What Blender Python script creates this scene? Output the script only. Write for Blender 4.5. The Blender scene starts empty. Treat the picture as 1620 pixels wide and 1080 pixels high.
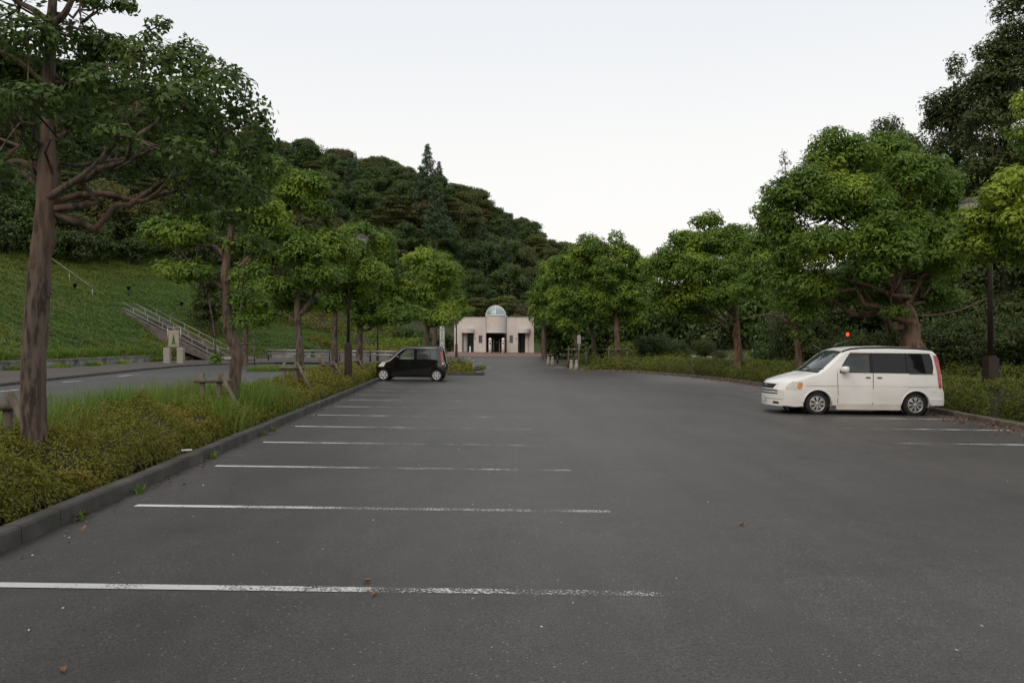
import bpy, bmesh, math, random
import numpy as np
from mathutils import Vector, Matrix

random.seed(7)
rng = np.random.default_rng(11)
scene = bpy.context.scene
COL = scene.collection
PI = math.pi

# ------------------------------------------------------------------ camera, sky, sun, exposure
F, CX, H0, CAMH = 1161.0, 810.0, 550.0, 1.68
cam_d = bpy.data.cameras.new('camera')
cam_d.sensor_width = 36.0
cam_d.lens = 36.0 * F / 1620.0
cam_d.clip_start = 0.1
cam_d.clip_end = 6000
cam = bpy.data.objects.new('camera', cam_d)
COL.objects.link(cam)
cam.location = (0, 0, CAMH)
cam.rotation_euler = (PI / 2 + math.atan(10.0 / F), 0, 0)
scene.camera = cam

SUN_EL, SUN_AZ = math.radians(44), math.radians(212)     # azimuth measured clockwise from +Y
world = bpy.data.worlds.new("World")
scene.world = world
world.use_nodes = True
wn, wl = world.node_tree.nodes, world.node_tree.links
wn.clear()
w_out = wn.new('ShaderNodeOutputWorld')
w_bg = wn.new('ShaderNodeBackground')
w_bg.inputs[1].default_value = 0.1
w_sky = wn.new('ShaderNodeTexSky')
w_sky.sky_type = 'NISHITA'
w_sky.sun_disc = False
w_sky.sun_elevation = SUN_EL
w_sky.sun_rotation = SUN_AZ
w_tc = wn.new('ShaderNodeTexCoord')
w_sep = wn.new('ShaderNodeSeparateXYZ')
w_ramp = wn.new('ShaderNodeValToRGB')
w_ramp.color_ramp.interpolation = 'EASE'
e = w_ramp.color_ramp.elements
e[0].position = 0.0;  e[0].color = (0.93, 0.862, 0.785, 1)
e[1].position = 1.0;  e[1].color = (0.66, 0.70, 0.755, 1)
k = e.new(0.20); k.color = (0.885, 0.868, 0.842, 1)
k = e.new(0.45); k.color = (0.765, 0.785, 0.81, 1)
w_scl = wn.new('ShaderNodeVectorMath'); w_scl.operation = 'SCALE'; w_scl.inputs['Scale'].default_value = 10.6
w_noise = wn.new('ShaderNodeTexNoise'); w_noise.inputs['Scale'].default_value = 1.6; w_noise.inputs['Detail'].default_value = 3
w_map = wn.new('ShaderNodeMapRange')
w_map.inputs['To Min'].default_value = 0.88; w_map.inputs['To Max'].default_value = 0.95
w_mix = wn.new('ShaderNodeMixRGB')
wl.new(w_tc.outputs['Generated'], w_sep.inputs[0])
wl.new(w_sep.outputs['Z'], w_ramp.inputs[0])
wl.new(w_ramp.outputs[0], w_scl.inputs[0])
wl.new(w_tc.outputs['Generated'], w_noise.inputs['Vector'])
wl.new(w_noise.outputs[0], w_map.inputs['Value'])
wl.new(w_map.outputs[0], w_mix.inputs[0])
wl.new(w_sky.outputs[0], w_mix.inputs[1])
wl.new(w_scl.outputs[0], w_mix.inputs[2])
wl.new(w_mix.outputs[0], w_bg.inputs[0])
wl.new(w_bg.outputs[0], w_out.inputs[0])

sun_d = bpy.data.lights.new('sun', 'SUN')
sun_d.energy = 1.5
sun_d.angle = math.radians(45)
sun_d.color = (1.0, 0.86, 0.70)
sun = bpy.data.objects.new('sun', sun_d)
COL.objects.link(sun)
_sd = Vector((math.sin(SUN_AZ) * math.cos(SUN_EL), math.cos(SUN_AZ) * math.cos(SUN_EL), math.sin(SUN_EL)))
sun.rotation_euler = _sd.to_track_quat('Z', 'Y').to_euler()
sun.location = (0, -10, 30)

scene.view_settings.view_transform = 'Standard'
scene.view_settings.look = 'None'
scene.view_settings.gamma = 1.0
scene.view_settings.use_curve_mapping = False
scene.view_settings.exposure = 0.15
scene.cycles.use_denoising = True
scene.cycles.max_bounces = 8
scene.cycles.diffuse_bounces = 3
scene.cycles.transparent_max_bounces = 12

# ------------------------------------------------------------------ helpers: ids
def tag(o, label=None, cat=None, group=None, kind=None):
    if label: o['label'] = label
    if cat: o['category'] = cat
    if group: o['group'] = group
    if kind: o['kind'] = kind
    return o

def empty(name, loc=(0, 0, 0), rz=0.0, **kw):
    o = bpy.data.objects.new(name, None)
    COL.objects.link(o)
    o.location = loc
    o.rotation_euler = (0, 0, rz)
    o.empty_display_size = 0.3
    return tag(o, **kw)

def link(name, me, mats=(), parent=None, loc=None, rz=None, **kw):
    o = bpy.data.objects.new(name, me)
    COL.objects.link(o)
    if not isinstance(mats, (list, tuple)): mats = [mats]
    if mats and len(me.materials) == 0:
        for m in mats: me.materials.append(m)
    if parent is not None: o.parent = parent
    if loc is not None: o.location = loc
    if rz is not None: o.rotation_euler = (0, 0, rz)
    return tag(o, **kw)

def copy_tree(o, parent=None):
    c = o.copy(); COL.objects.link(c)
    if parent is not None: c.parent = parent
    for ch in list(o.children): copy_tree(ch, c)
    return c

# ------------------------------------------------------------------ helpers: meshes
def np_mesh(name, V, Q, smooth=False, matidx=None):
    """V (n,3), Q (m,k) all faces with k corners"""
    me = bpy.data.meshes.new(name)
    V = np.asarray(V, dtype=np.float32); Q = np.asarray(Q, dtype=np.int32)
    m, kk = Q.shape
    me.vertices.add(len(V)); me.vertices.foreach_set('co', V.ravel())
    me.loops.add(m * kk); me.loops.foreach_set('vertex_index', Q.ravel())
    me.polygons.add(m)
    me.polygons.foreach_set('loop_start', np.arange(0, m * kk, kk, dtype=np.int32))
    if matidx is not None:
        me.polygons.foreach_set('material_index', np.asarray(matidx, dtype=np.int32))
    me.update(calc_edges=True)
    me.polygons.foreach_set('use_smooth', np.full(m, smooth, dtype=bool))
    me.validate()
    return me

class MB:
    """collects quads / ngons"""
    def __init__(s): s.v = []; s.f = []; s.sm = []
    def add(s, vs, fs, smooth=False):
        n = len(s.v); s.v += [tuple(p) for p in vs]
        s.f += [tuple(i + n for i in f) for f in fs]; s.sm += [smooth] * len(fs)
        return s
    def box(s, x0, x1, y0, y1, z0, z1, M=None):
        vs = [Vector(p) for p in ((x0,y0,z0),(x1,y0,z0),(x1,y1,z0),(x0,y1,z0),(x0,y0,z1),(x1,y0,z1),(x1,y1,z1),(x0,y1,z1))]
        if M is not None: vs = [M @ p for p in vs]
        return s.add(vs, [(0,3,2,1),(4,5,6,7),(0,1,5,4),(1,2,6,5),(2,3,7,6),(3,0,4,7)])
    def tube(s, pts, rad, n=8, caps=True, smooth=True):
        pts = [Vector(p) for p in pts]
        if not isinstance(rad, (list, tuple, np.ndarray)): rad = [rad] * len(pts)
        vs = []; up = Vector((0.123, 0.05, 1)).normalized(); a = None
        for i, p in enumerate(pts):
            d = (pts[min(i+1, len(pts)-1)] - pts[max(i-1, 0)])
            d = d.normalized() if d.length > 1e-9 else Vector((0,0,1))
            if a is None:
                ref = Vector((1,0,0)) if abs(d.x) < 0.9 else Vector((0,1,0))
                a = (ref - d * ref.dot(d)).normalized()
            else:
                a = (a - d * a.dot(d)); a = a.normalized() if a.length > 1e-6 else Vector((1,0,0))
            b = d.cross(a)
            for j in range(n):
                t = 2 * PI * j / n
                vs.append(p + (a * math.cos(t) + b * math.sin(t)) * rad[i])
        fs = []
        for i in range(len(pts) - 1):
            for j in range(n):
                k2 = (j + 1) % n
                fs.append((i*n+j, i*n+k2, (i+1)*n+k2, (i+1)*n+j))
        s.add(vs, fs, smooth)
        if caps:
            m = len(s.v) - len(vs)
            s.f.append(tuple(m + j for j in reversed(range(n)))); s.sm.append(False)
            s.f.append(tuple(m + (len(pts)-1)*n + j for j in range(n))); s.sm.append(False)
        return s
    def lathe(s, prof, n=20, c=(0,0,0), axis='z', smooth=True):
        vs = []
        for r, z in prof:
            for j in range(n):
                t = 2*PI*j/n
                p = (r*math.cos(t), r*math.sin(t), z)
                if axis == 'y': p = (p[0], p[2], p[1])
                if axis == 'x': p = (p[2], p[0], p[1])
                vs.append((p[0]+c[0], p[1]+c[1], p[2]+c[2]))
        fs = [(i*n+j, i*n+(j+1)%n, (i+1)*n+(j+1)%n, (i+1)*n+j) for i in range(len(prof)-1) for j in range(n)]
        return s.add(vs, fs, smooth)
    def prism(s, poly, z0, z1, M=None):
        n = len(poly)
        vs = [Vector((p[0], p[1], z0)) for p in poly] + [Vector((p[0], p[1], z1)) for p in poly]
        if M is not None: vs = [M @ p for p in vs]
        fs = [tuple(reversed(range(n))), tuple(range(n, 2*n))] + [(i, (i+1)%n, n+(i+1)%n, n+i) for i in range(n)]
        return s.add(vs, fs)
    def mesh(s, name):
        me = bpy.data.meshes.new(name)
        me.from_pydata(s.v, [], s.f)
        me.polygons.foreach_set('use_smooth', s.sm)
        me.update()
        return me
    def build(s, name, mats, parent=None, fix=True, bevel=0, **kw):
        me = s.mesh(name)
        if fix or bevel:
            bm = bmesh.new(); bm.from_mesh(me)
            bmesh.ops.recalc_face_normals(bm, faces=bm.faces)
            if bevel:
                es = [ed for ed in bm.edges if len(ed.link_faces) == 2 and ed.calc_face_angle(0) > 0.6]
                bmesh.ops.bevel(bm, geom=es, offset=bevel, segments=2, affect='EDGES', profile=0.5)
            bm.to_mesh(me); bm.free()
        return link(name, me, mats, parent, **kw)

# ------------------------------------------------------------------ helpers: materials
def mat_base(name):
    m = bpy.data.materials.new(name); m.use_nodes = True
    nt = m.node_tree
    return m, nt, nt.nodes, nt.links, nt.nodes['Principled BSDF']

def M(name, c1, c2=None, scale=4.0, rough=0.7, bump=0.0, bscale=None, detail=5, coord='Object', stretch=(1,1,1),
      metallic=0.0, spec=0.4, coat=0.0, ramp=(0.35, 0.65), c3=None, scale3=0.6, emit=None, transmission=0.0, alpha=None):
    m, nt, N, L, b = mat_base(name)
    b.inputs['Roughness'].default_value = rough
    b.inputs['Metallic'].default_value = metallic
    b.inputs['Specular IOR Level'].default_value = spec
    b.inputs['Coat Weight'].default_value = coat
    b.inputs['Coat Roughness'].default_value = 0.06
    b.inputs['Transmission Weight'].default_value = transmission
    b.inputs['Base Color'].default_value = (*c1, 1)
    tc = N.new('ShaderNodeTexCoord'); mp = N.new('ShaderNodeMapping')
    mp.inputs['Scale'].default_value = stretch
    if coord == 'World':
        g = N.new('ShaderNodeNewGeometry'); L.new(g.outputs['Position'], mp.inputs[0])
    else:
        L.new(tc.outputs[coord], mp.inputs[0])
    if c2 is not None:
        n1 = N.new('ShaderNodeTexNoise'); n1.inputs['Scale'].default_value = scale; n1.inputs['Detail'].default_value = detail
        L.new(mp.outputs[0], n1.inputs['Vector'])
        r = N.new('ShaderNodeValToRGB')
        r.color_ramp.elements[0].position = ramp[0]; r.color_ramp.elements[0].color = (*c1, 1)
        r.color_ramp.elements[1].position = ramp[1]; r.color_ramp.elements[1].color = (*c2, 1)
        L.new(n1.outputs[0], r.inputs[0]); last = r.outputs[0]
        if c3 is not None:
            n3 = N.new('ShaderNodeTexNoise'); n3.inputs['Scale'].default_value = scale3; n3.inputs['Detail'].default_value = 4
            L.new(mp.outputs[0], n3.inputs['Vector'])
            r3 = N.new('ShaderNodeValToRGB')
            r3.color_ramp.elements[0].position = 0.45; r3.color_ramp.elements[0].color = (0,0,0,1)
            r3.color_ramp.elements[1].position = 0.68; r3.color_ramp.elements[1].color = (1,1,1,1)
            L.new(n3.outputs[0], r3.inputs[0])
            mx = N.new('ShaderNodeMixRGB'); L.new(r3.outputs[0], mx.inputs[0])
            L.new(last, mx.inputs[1]); mx.inputs[2].default_value = (*c3, 1); last = mx.outputs[0]
        L.new(last, b.inputs['Base Color'])
    if bump:
        nb = N.new('ShaderNodeTexNoise'); nb.inputs['Scale'].default_value = bscale or scale * 3; nb.inputs['Detail'].default_value = 6
        L.new(mp.outputs[0], nb.inputs['Vector'])
        bu = N.new('ShaderNodeBump'); bu.inputs['Strength'].default_value = bump; bu.inputs['Distance'].default_value = 0.02
        L.new(nb.outputs[0], bu.inputs['Height']); L.new(bu.outputs[0], b.inputs['Normal'])
    if emit:
        b.inputs['Emission Color'].default_value = (*emit[0], 1); b.inputs['Emission Strength'].default_value = emit[1]
    return m

def leaf_mat(name, dark, mid, light, young=None, ns=0.7, trans=0.22, objvar=0.0, young_amt=(0.52, 0.66)):
    m, nt, N, L, b = mat_base(name)
    b.inputs['Roughness'].default_value = 0.55
    b.inputs['Specular IOR Level'].default_value = 0.28
    g = N.new('ShaderNodeNewGeometry')
    r = N.new('ShaderNodeValToRGB')
    el = r.color_ramp.elements
    el[0].position = 0.0; el[0].color = (*dark, 1)
    el[1].position = 1.0; el[1].color = (*light, 1)
    k = el.new(0.5); k.color = (*mid, 1)
    L.new(g.outputs['Random Per Island'], r.inputs[0])
    last = r.outputs[0]
    if young is not None:
        tc = N.new('ShaderNodeTexCoord')
        n1 = N.new('ShaderNodeTexNoise'); n1.inputs['Scale'].default_value = ns; n1.inputs['Detail'].default_value = 3
        L.new(tc.outputs['Object'], n1.inputs['Vector'])
        r2 = N.new('ShaderNodeValToRGB')
        r2.color_ramp.elements[0].position = young_amt[0]; r2.color_ramp.elements[1].position = young_amt[1]
        L.new(n1.outputs[0], r2.inputs[0])
        mx = N.new('ShaderNodeMixRGB'); L.new(r2.outputs[0], mx.inputs[0]); L.new(last, mx.inputs[1])
        mx.inputs[2].default_value = (*young, 1); last = mx.outputs[0]
    if objvar > 0:
        oi = N.new('ShaderNodeObjectInfo')
        hsv = N.new('ShaderNodeHueSaturation')
        mr = N.new('ShaderNodeMapRange'); mr.inputs['To Min'].default_value = 0.5 - 0.03 * objvar; mr.inputs['To Max'].default_value = 0.5 + 0.035 * objvar
        L.new(oi.outputs['Random'], mr.inputs['Value']); L.new(mr.outputs[0], hsv.inputs['Hue'])
        ml = N.new('ShaderNodeMath'); ml.operation = 'MULTIPLY'; ml.inputs[1].default_value = 7.31
        fr = N.new('ShaderNodeMath'); fr.operation = 'FRACT'
        L.new(oi.outputs['Random'], ml.inputs[0]); L.new(ml.outputs[0], fr.inputs[0])
        mv = N.new('ShaderNodeMapRange'); mv.inputs['To Min'].default_value = 1 - 0.35 * objvar; mv.inputs['To Max'].default_value = 1 + 0.35 * objvar
        L.new(fr.outputs[0], mv.inputs['Value']); L.new(mv.outputs[0], hsv.inputs['Value'])
        L.new(last, hsv.inputs['Color']); last = hsv.outputs[0]
    L.new(last, b.inputs['Base Color'])
    t = N.new('ShaderNodeBsdfTranslucent')
    L.new(last, t.inputs[0])
    ms = N.new('ShaderNodeMixShader'); ms.inputs[0].default_value = trans
    L.new(b.outputs[0], ms.inputs[1]); L.new(t.outputs[0], ms.inputs[2])
    L.new(ms.outputs[0], N['Material Output'].inputs[0])
    return m

# ------------------------------------------------------------------ terrain
K = 0.012
FOOT = np.array([(-23,-40),(-24.5,15),(-27.5,39),(-29.2,55),(-28.6,61),(-26.5,65),(-20,73),(-15,84),(-13,94),(-9,101),(0,104),(10,106),(30,120),(60,140),(120,170)], dtype=float)
def rise(y):
    t = np.clip((y - 45) / 45, 0, 1)
    return 1.06 * t * t
def G(x, y):
    x = np.asarray(x, float); y = np.asarray(y, float)
    g = -K * np.clip(x, -30, 30) + rise(y)
    # the park on the right climbs a little behind the hedges
    sx = np.clip((x - 9) / 10, 0, 1); sy = np.clip((y - 52) / 45, 0, 1)
    return g + 2.4 * sx * sx * (3 - 2 * sx) * sy * sy * (3 - 2 * sy)
def foot_dist(x, y):
    x = np.asarray(x, float); y = np.asarray(y, float)
    best = np.full(x.shape, 1e9); sgn = np.ones(x.shape)
    for (ax, ay), (bx, by) in zip(FOOT[:-1], FOOT[1:]):
        dx, dy = bx - ax, by - ay
        t = np.clip(((x - ax) * dx + (y - ay) * dy) / (dx*dx + dy*dy), 0, 1)
        qx, qy = ax + t * dx, ay + t * dy
        d = np.hypot(x - qx, y - qy)
        c = dx * (y - ay) - dy * (x - ax)
        m = d < best
        best = np.where(m, d, best); sgn = np.where(m, np.sign(c), sgn)
    return best * sgn
def hcap(x, y):
    az = x / np.maximum(y, 5)
    return np.interp(az, [-1.2, -0.5, -0.32, -0.22, -0.14, -0.06, 0.0, 0.06, 0.12, 0.2, 0.4], [44, 43, 41, 39.5, 37, 31.5, 25.5, 19, 12.5, 6, 3])
def hill(x, y):
    d = foot_dist(x, y)
    hc = hcap(np.asarray(x, float), np.asarray(y, float))
    dd = np.maximum(d - 1.25, 0)
    sl = np.interp(x, [-30, -22, -8, 5, 40], [0.57, 0.55, 0.48, 0.44, 0.2])
    h = sl * np.minimum(dd, 15) + np.interp(x, [-8, 20], [0.88, 0.6]) * np.maximum(dd - 15, 0)
    h = hc * (1 - np.exp(-(h / hc) * 1.0 - (h / hc) ** 2 * 0.9)) 
    return np.where(d > 1.25, h + 0.50 * np.clip(dd / 0.4, 0, 1), 0)
def T(x, y): return G(x, y) + hill(x, y)
def T1(x, y): return float(T(np.array(x, float), np.array(y, float)))
def G1(x, y): return float(G(np.array(x, float), np.array(y, float)))

def gp(px, py, z=0.0):
    """ground point under a pixel of the 1620-wide photograph"""
    y = 30.0
    for _ in range(60):
        x = (px - CX) * y / F
        y = 0.5 * y + 0.5 * min(300, max(1, F * (CAMH - G1(x, y) - z) / max(py - H0, 0.5)))
    return ((px - CX) * y / F, y)
def at(px, py, y):
    """point at depth y seen at pixel (px, py)"""
    return Vector(((px - CX) * y / F, y, CAMH + (H0 - py) * y / F))
# ------------------------------------------------------------------ materials
m_soil = M('soil_and_grass', (0.030, 0.042, 0.014), (0.055, 0.050, 0.026), 0.8, 0.95, 0.6, 9, coord='World', c3=(0.045, 0.070, 0.018), scale3=0.15)
m_kerb = M('kerb_concrete', (0.048, 0.045, 0.041), (0.094, 0.089, 0.081), 2.5, 0.9, 0.35, 60, coord='World', c3=(0.05, 0.05, 0.04), scale3=3.0)
m_kerb_r = M('kerb_concrete_brown', (0.10, 0.080, 0.062), (0.165, 0.14, 0.115), 2.5, 0.9, 0.35, 60, coord='World', c3=(0.07, 0.05, 0.035), scale3=3.0)
m_pave = M('pavement', (0.062, 0.052, 0.046), (0.090, 0.078, 0.068), 1.2, 0.92, 0.25, 40, coord='World')
m_concrete = M('retaining_concrete', (0.20, 0.20, 0.19), (0.36, 0.35, 0.33), 1.3, 0.85, 0.3, 20, coord='World', c3=(0.07, 0.075, 0.05), scale3=1.1)
m_coping = M('coping_concrete', (0.14, 0.12, 0.10), (0.26, 0.23, 0.20), 2.0, 0.9, 0.3, 20, coord='World')
m_bark = M('camphor_bark', (0.038, 0.029, 0.023), (0.125, 0.096, 0.076), 16, 0.95, 1.0, 30, stretch=(1, 1, 0.22), ramp=(0.43, 0.57), c3=(0.16, 0.105, 0.075), scale3=3.2)
m_bark_r = M('reddish_bark', (0.065, 0.042, 0.030), (0.19, 0.12, 0.085), 9, 0.95, 0.9, 26, stretch=(1, 1, 0.2), ramp=(0.36, 0.62))
m_bark_d = M('dark_bark', (0.030, 0.022, 0.018), (0.075, 0.055, 0.042), 8, 0.95, 0.8, 20, stretch=(1, 1, 0.2))
m_stake = M('weathered_log', (0.075, 0.062, 0.048), (0.16, 0.135, 0.105), 7, 0.9, 0.5, 30, stretch=(1, 1, 0.25))
m_rope = M('dark_rope', (0.02, 0.018, 0.015), rough=0.9)
m_steel = M('galvanised_steel', (0.24, 0.24, 0.24), (0.34, 0.34, 0.34), 8, 0.42, metallic=0.6)
m_darkpost = M('dark_brown_paint', (0.028, 0.017, 0.016), (0.040, 0.024, 0.021), 5, 0.45, 0.1, 30)
m_black = M('black_plastic', (0.008, 0.008, 0.009), rough=0.5)
m_lampglass = M('lantern_glass', (0.50, 0.49, 0.44), rough=0.25)
m_white = M('white_painted', (0.72, 0.70, 0.66), (0.62, 0.60, 0.56), 2, 0.6)
m_brickred = M('rusty_band', (0.28, 0.12, 0.06), rough=0.8)
m_stone = M('granite_bollard', (0.26, 0.235, 0.20), (0.36, 0.33, 0.29), 14, 0.85, 0.3, 60)
m_step = M('step_concrete', (0.075, 0.062, 0.054), (0.14, 0.12, 0.105), 2.5, 0.9, 0.3, 30, coord='World')
m_drywood = M('bench_timber', (0.09, 0.07, 0.055), (0.13, 0.10, 0.075), 3, 0.85)

lf_camphor = leaf_mat('camphor_leaf', (0.070, 0.132, 0.020), (0.124, 0.212, 0.030), (0.185, 0.290, 0.044), (0.27, 0.36, 0.046), 0.55, 0.42)
lf_camphor_dk = leaf_mat('camphor_leaf_dark', (0.042, 0.078, 0.018), (0.073, 0.126, 0.027), (0.110, 0.172, 0.038), (0.135, 0.190, 0.038), 0.5, 0.36, young_amt=(0.56, 0.72))
lf_camphor_br = leaf_mat('camphor_leaf_bright', (0.100, 0.172, 0.024), (0.166, 0.258, 0.036), (0.235, 0.335, 0.050), (0.33, 0.42, 0.055), 0.6, 0.42, young_amt=(0.50, 0.62))
lf_azalea = leaf_mat('azalea_leaf', (0.095, 0.108, 0.013), (0.165, 0.172, 0.018), (0.235, 0.230, 0.025), (0.24, 0.200, 0.030), 1.1, 0.3)
lf_azalea_g = leaf_mat('azalea_leaf_green', (0.080, 0.108, 0.016), (0.122, 0.152, 0.021), (0.165, 0.192, 0.028), (0.165, 0.175, 0.028), 0.8, 0.3)
lf_mound = leaf_mat('mound_leaf_bright', (0.100, 0.160, 0.018), (0.150, 0.220, 0.024), (0.20, 0.270, 0.034), (0.19, 0.21, 0.03), 0.35, 0.25)
lf_grass = leaf_mat('grass_blade', (0.080, 0.150, 0.018), (0.130, 0.225, 0.028), (0.185, 0.285, 0.045), (0.20, 0.22, 0.05), 0.9, 0.4)
lf_slope = leaf_mat('slope_cover', (0.056, 0.118, 0.014), (0.086, 0.165, 0.018), (0.122, 0.205, 0.024), (0.150, 0.195, 0.024), 0.11, 0.35, young_amt=(0.44, 0.60))
lf_forest = leaf_mat('forest_leaf', (0.044, 0.078, 0.024), (0.070, 0.116, 0.031), (0.102, 0.155, 0.042), (0.120, 0.150, 0.040), 0.5, 0.28, objvar=0.6)
lf_olive = leaf_mat('forest_leaf_olive', (0.062, 0.076, 0.023), (0.096, 0.113, 0.030), (0.132, 0.148, 0.040), (0.15, 0.135, 0.040), 0.5, 0.28, objvar=0.6)
lf_brown = leaf_mat('forest_leaf_brown', (0.075, 0.066, 0.032), (0.105, 0.094, 0.042), (0.140, 0.122, 0.055), (0.12, 0.12, 0.045), 0.6, 0.2, objvar=0.5)
lf_cedar = leaf_mat('cedar_needles', (0.032, 0.056, 0.026), (0.052, 0.082, 0.034), (0.076, 0.108, 0.044), None, 1, 0.1, objvar=0.5)
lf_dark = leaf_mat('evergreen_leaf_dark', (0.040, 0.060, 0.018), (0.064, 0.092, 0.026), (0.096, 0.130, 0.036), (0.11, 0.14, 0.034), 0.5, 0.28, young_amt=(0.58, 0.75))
lf_litter = leaf_mat('dead_leaf', (0.085, 0.035, 0.018), (0.15, 0.07, 0.035), (0.23, 0.14, 0.08), None, 1, 0.05)
m_core = M('shrub_twigs', (0.030, 0.030, 0.014), (0.050, 0.046, 0.022), 12, 0.95, 0.8, 30, coord='World')

# asphalt: aggregate speckle, broad stains, tyre-polished lanes
def asphalt(name, base, hi, blotch=0.25):
    m, nt, N, L, b = mat_base(name)
    g = N.new('ShaderNodeNewGeometry')
    def noise(scale, detail, rough=0.5):
        n = N.new('ShaderNodeTexNoise'); n.inputs['Scale'].default_value = scale; n.inputs['Detail'].default_value = detail
        n.inputs['Roughness'].default_value = rough
        L.new(g.outputs['Position'], n.inputs['Vector']); return n
    def ramp(src, p0, p1, c0=(0,0,0), c1=(1,1,1)):
        r = N.new('ShaderNodeValToRGB'); r.color_ramp.elements[0].position = p0; r.color_ramp.elements[1].position = p1
        r.color_ramp.elements[0].color = (*c0, 1); r.color_ramp.elements[1].color = (*c1, 1)
        L.new(src, r.inputs[0]); return r.outputs[0]
    big = ramp(noise(0.22, 5, 0.6).outputs[0], 0.3, 0.7, tuple(c * (1 - blotch) for c in base), tuple(c * (1 + blotch) for c in base))
    mid = ramp(noise(3.0, 6, 0.7).outputs[0], 0.3, 0.75, (0.80, 0.80, 0.80), (1.18, 1.17, 1.15))
    fine = ramp(noise(70, 4, 0.8).outputs[0], 0.36, 0.64, (0.25, 0.24, 0.23), (2.0, 1.95, 1.9))
    vor = N.new('ShaderNodeTexVoronoi'); vor.inputs['Scale'].default_value = 45; L.new(g.outputs['Position'], vor.inputs['Vector'])
    spk = ramp(vor.outputs['Color'], 0.78, 0.95)
    spd = ramp(vor.outputs['Distance'], 0.16, 0.36, (1,1,1), (0,0,0))
    def mp(scale):
        q = N.new('ShaderNodeMapping'); q.inputs['Scale'].default_value = scale; L.new(g.outputs['Position'], q.inputs[0]); return q.outputs[0]
    st = noise(1.0, 5, 0.65); L.new(mp((1.3, 0.16, 1)), st.inputs['Vector'])
    streak = ramp(st.outputs[0], 0.30, 0.72, (0.80, 0.80, 0.80), (1.20, 1.19, 1.18))
    sn = noise(0.55, 3, 0.5); stain = ramp(sn.outputs[0], 0.60, 0.74, (1, 1, 1), (0.66, 0.65, 0.64))
    wv = noise(0.9, 4, 0.6); wa = N.new('ShaderNodeMixRGB'); wa.blend_type = 'ADD'; wa.inputs[0].default_value = 0.55
    L.new(g.outputs['Position'], wa.inputs[1]); L.new(wv.outputs['Color'], wa.inputs[2])
    ck = N.new('ShaderNodeTexVoronoi'); ck.feature = 'DISTANCE_TO_EDGE'; ck.inputs['Scale'].default_value = 0.22; L.new(wa.outputs[0], ck.inputs['Vector'])
    crk = ramp(ck.outputs['Distance'], 0.0008, 0.0035, (0.55, 0.54, 0.53), (1, 1, 1))
    cm = noise(0.3, 2); cmk = ramp(cm.outputs[0], 0.48, 0.56)
    def mul(a, c, fac=1.0):
        x = N.new('ShaderNodeMixRGB'); x.blend_type = 'MULTIPLY'; x.inputs[0].default_value = fac
        L.new(a, x.inputs[1]); L.new(c, x.inputs[2]); return x.outputs[0]
    cmix = N.new('ShaderNodeMixRGB'); cmix.inputs[1].default_value = (1, 1, 1, 1); L.new(cmk, cmix.inputs[0]); L.new(crk, cmix.inputs[2])
    col = mul(mul(mul(mul(mul(big, mid), fine), streak), stain), cmix.outputs[0])
    sp = mul(spk, spd)
    mx = N.new('ShaderNodeMixRGB'); L.new(sp, mx.inputs[0]); L.new(col, mx.inputs[1]); mx.inputs[2].default_value = (*hi, 1)
    L.new(mx.outputs[0], b.inputs['Base Color'])
    b.inputs['Roughness'].default_value = 0.55; b.inputs['Specular IOR Level'].default_value = 0.6
    bu = N.new('ShaderNodeBump'); bu.inputs['Strength'].default_value = 0.55; bu.inputs['Distance'].default_value = 0.006
    L.new(noise(110, 4, 0.7).outputs[0], bu.inputs['Height']); L.new(bu.outputs[0], b.inputs['Normal'])
    return m
m_asphalt = asphalt('asphalt', (0.0455, 0.0418, 0.0392), (0.30, 0.28, 0.26))
m_asphalt2 = asphalt('asphalt_side', (0.042, 0.041, 0.041), (0.15, 0.15, 0.15))

def paint_mat(name, worn0, worn1, length):
    """road paint whose worn-off patches let the asphalt show"""
    m, nt, N, L, b = mat_base(name)
    b.inputs['Base Color'].default_value = (0.62, 0.62, 0.60, 1); b.inputs['Roughness'].default_value = 0.7
    tc = N.new('ShaderNodeTexCoord'); sx = N.new('ShaderNodeSeparateXYZ'); L.new(tc.outputs['Object'], sx.inputs[0])
    g = N.new('ShaderNodeNewGeometry')
    n1 = N.new('ShaderNodeTexNoise'); n1.inputs['Scale'].default_value = 55; n1.inputs['Detail'].default_value = 5; n1.inputs['Roughness'].default_value = 0.7
    n2 = N.new('ShaderNodeTexNoise'); n2.inputs['Scale'].default_value = 2.0; n2.inputs['Detail'].default_value = 3
    L.new(g.outputs['Position'], n1.inputs['Vector']); L.new(g.outputs['Position'], n2.inputs['Vector'])
    mr = N.new('ShaderNodeMapRange'); mr.inputs['From Max'].default_value = length
    mr.inputs['To Min'].default_value = worn0; mr.inputs['To Max'].default_value = worn1
    L.new(sx.outputs['X'], mr.inputs['Value'])
    a = N.new('ShaderNodeMath'); a.operation = 'MULTIPLY_ADD'; a.inputs[1].default_value = 0.5
    L.new(n2.outputs[0], a.inputs[0]); L.new(mr.outputs[0], a.inputs[2])
    s = N.new('ShaderNodeMath'); s.operation = 'SUBTRACT'; L.new(n1.outputs[0], s.inputs[0]); L.new(a.outputs[0], s.inputs[1])
    r = N.new('ShaderNodeMapRange'); r.inputs['From Min'].default_value = -0.02; r.inputs['From Max'].default_value = 0.03
    L.new(s.outputs[0], r.inputs['Value'])
    tr = N.new('ShaderNodeBsdfTransparent'); ms = N.new('ShaderNodeMixShader')
    L.new(r.outputs[0], ms.inputs[0]); L.new(tr.outputs[0], ms.inputs[1]); L.new(b.outputs[0], ms.inputs[2])
    L.new(ms.outputs[0], N['Material Output'].inputs[0])
    return m
m_paint = paint_mat('worn_white_paint', 0.11, 0.40, 4.9)
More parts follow.
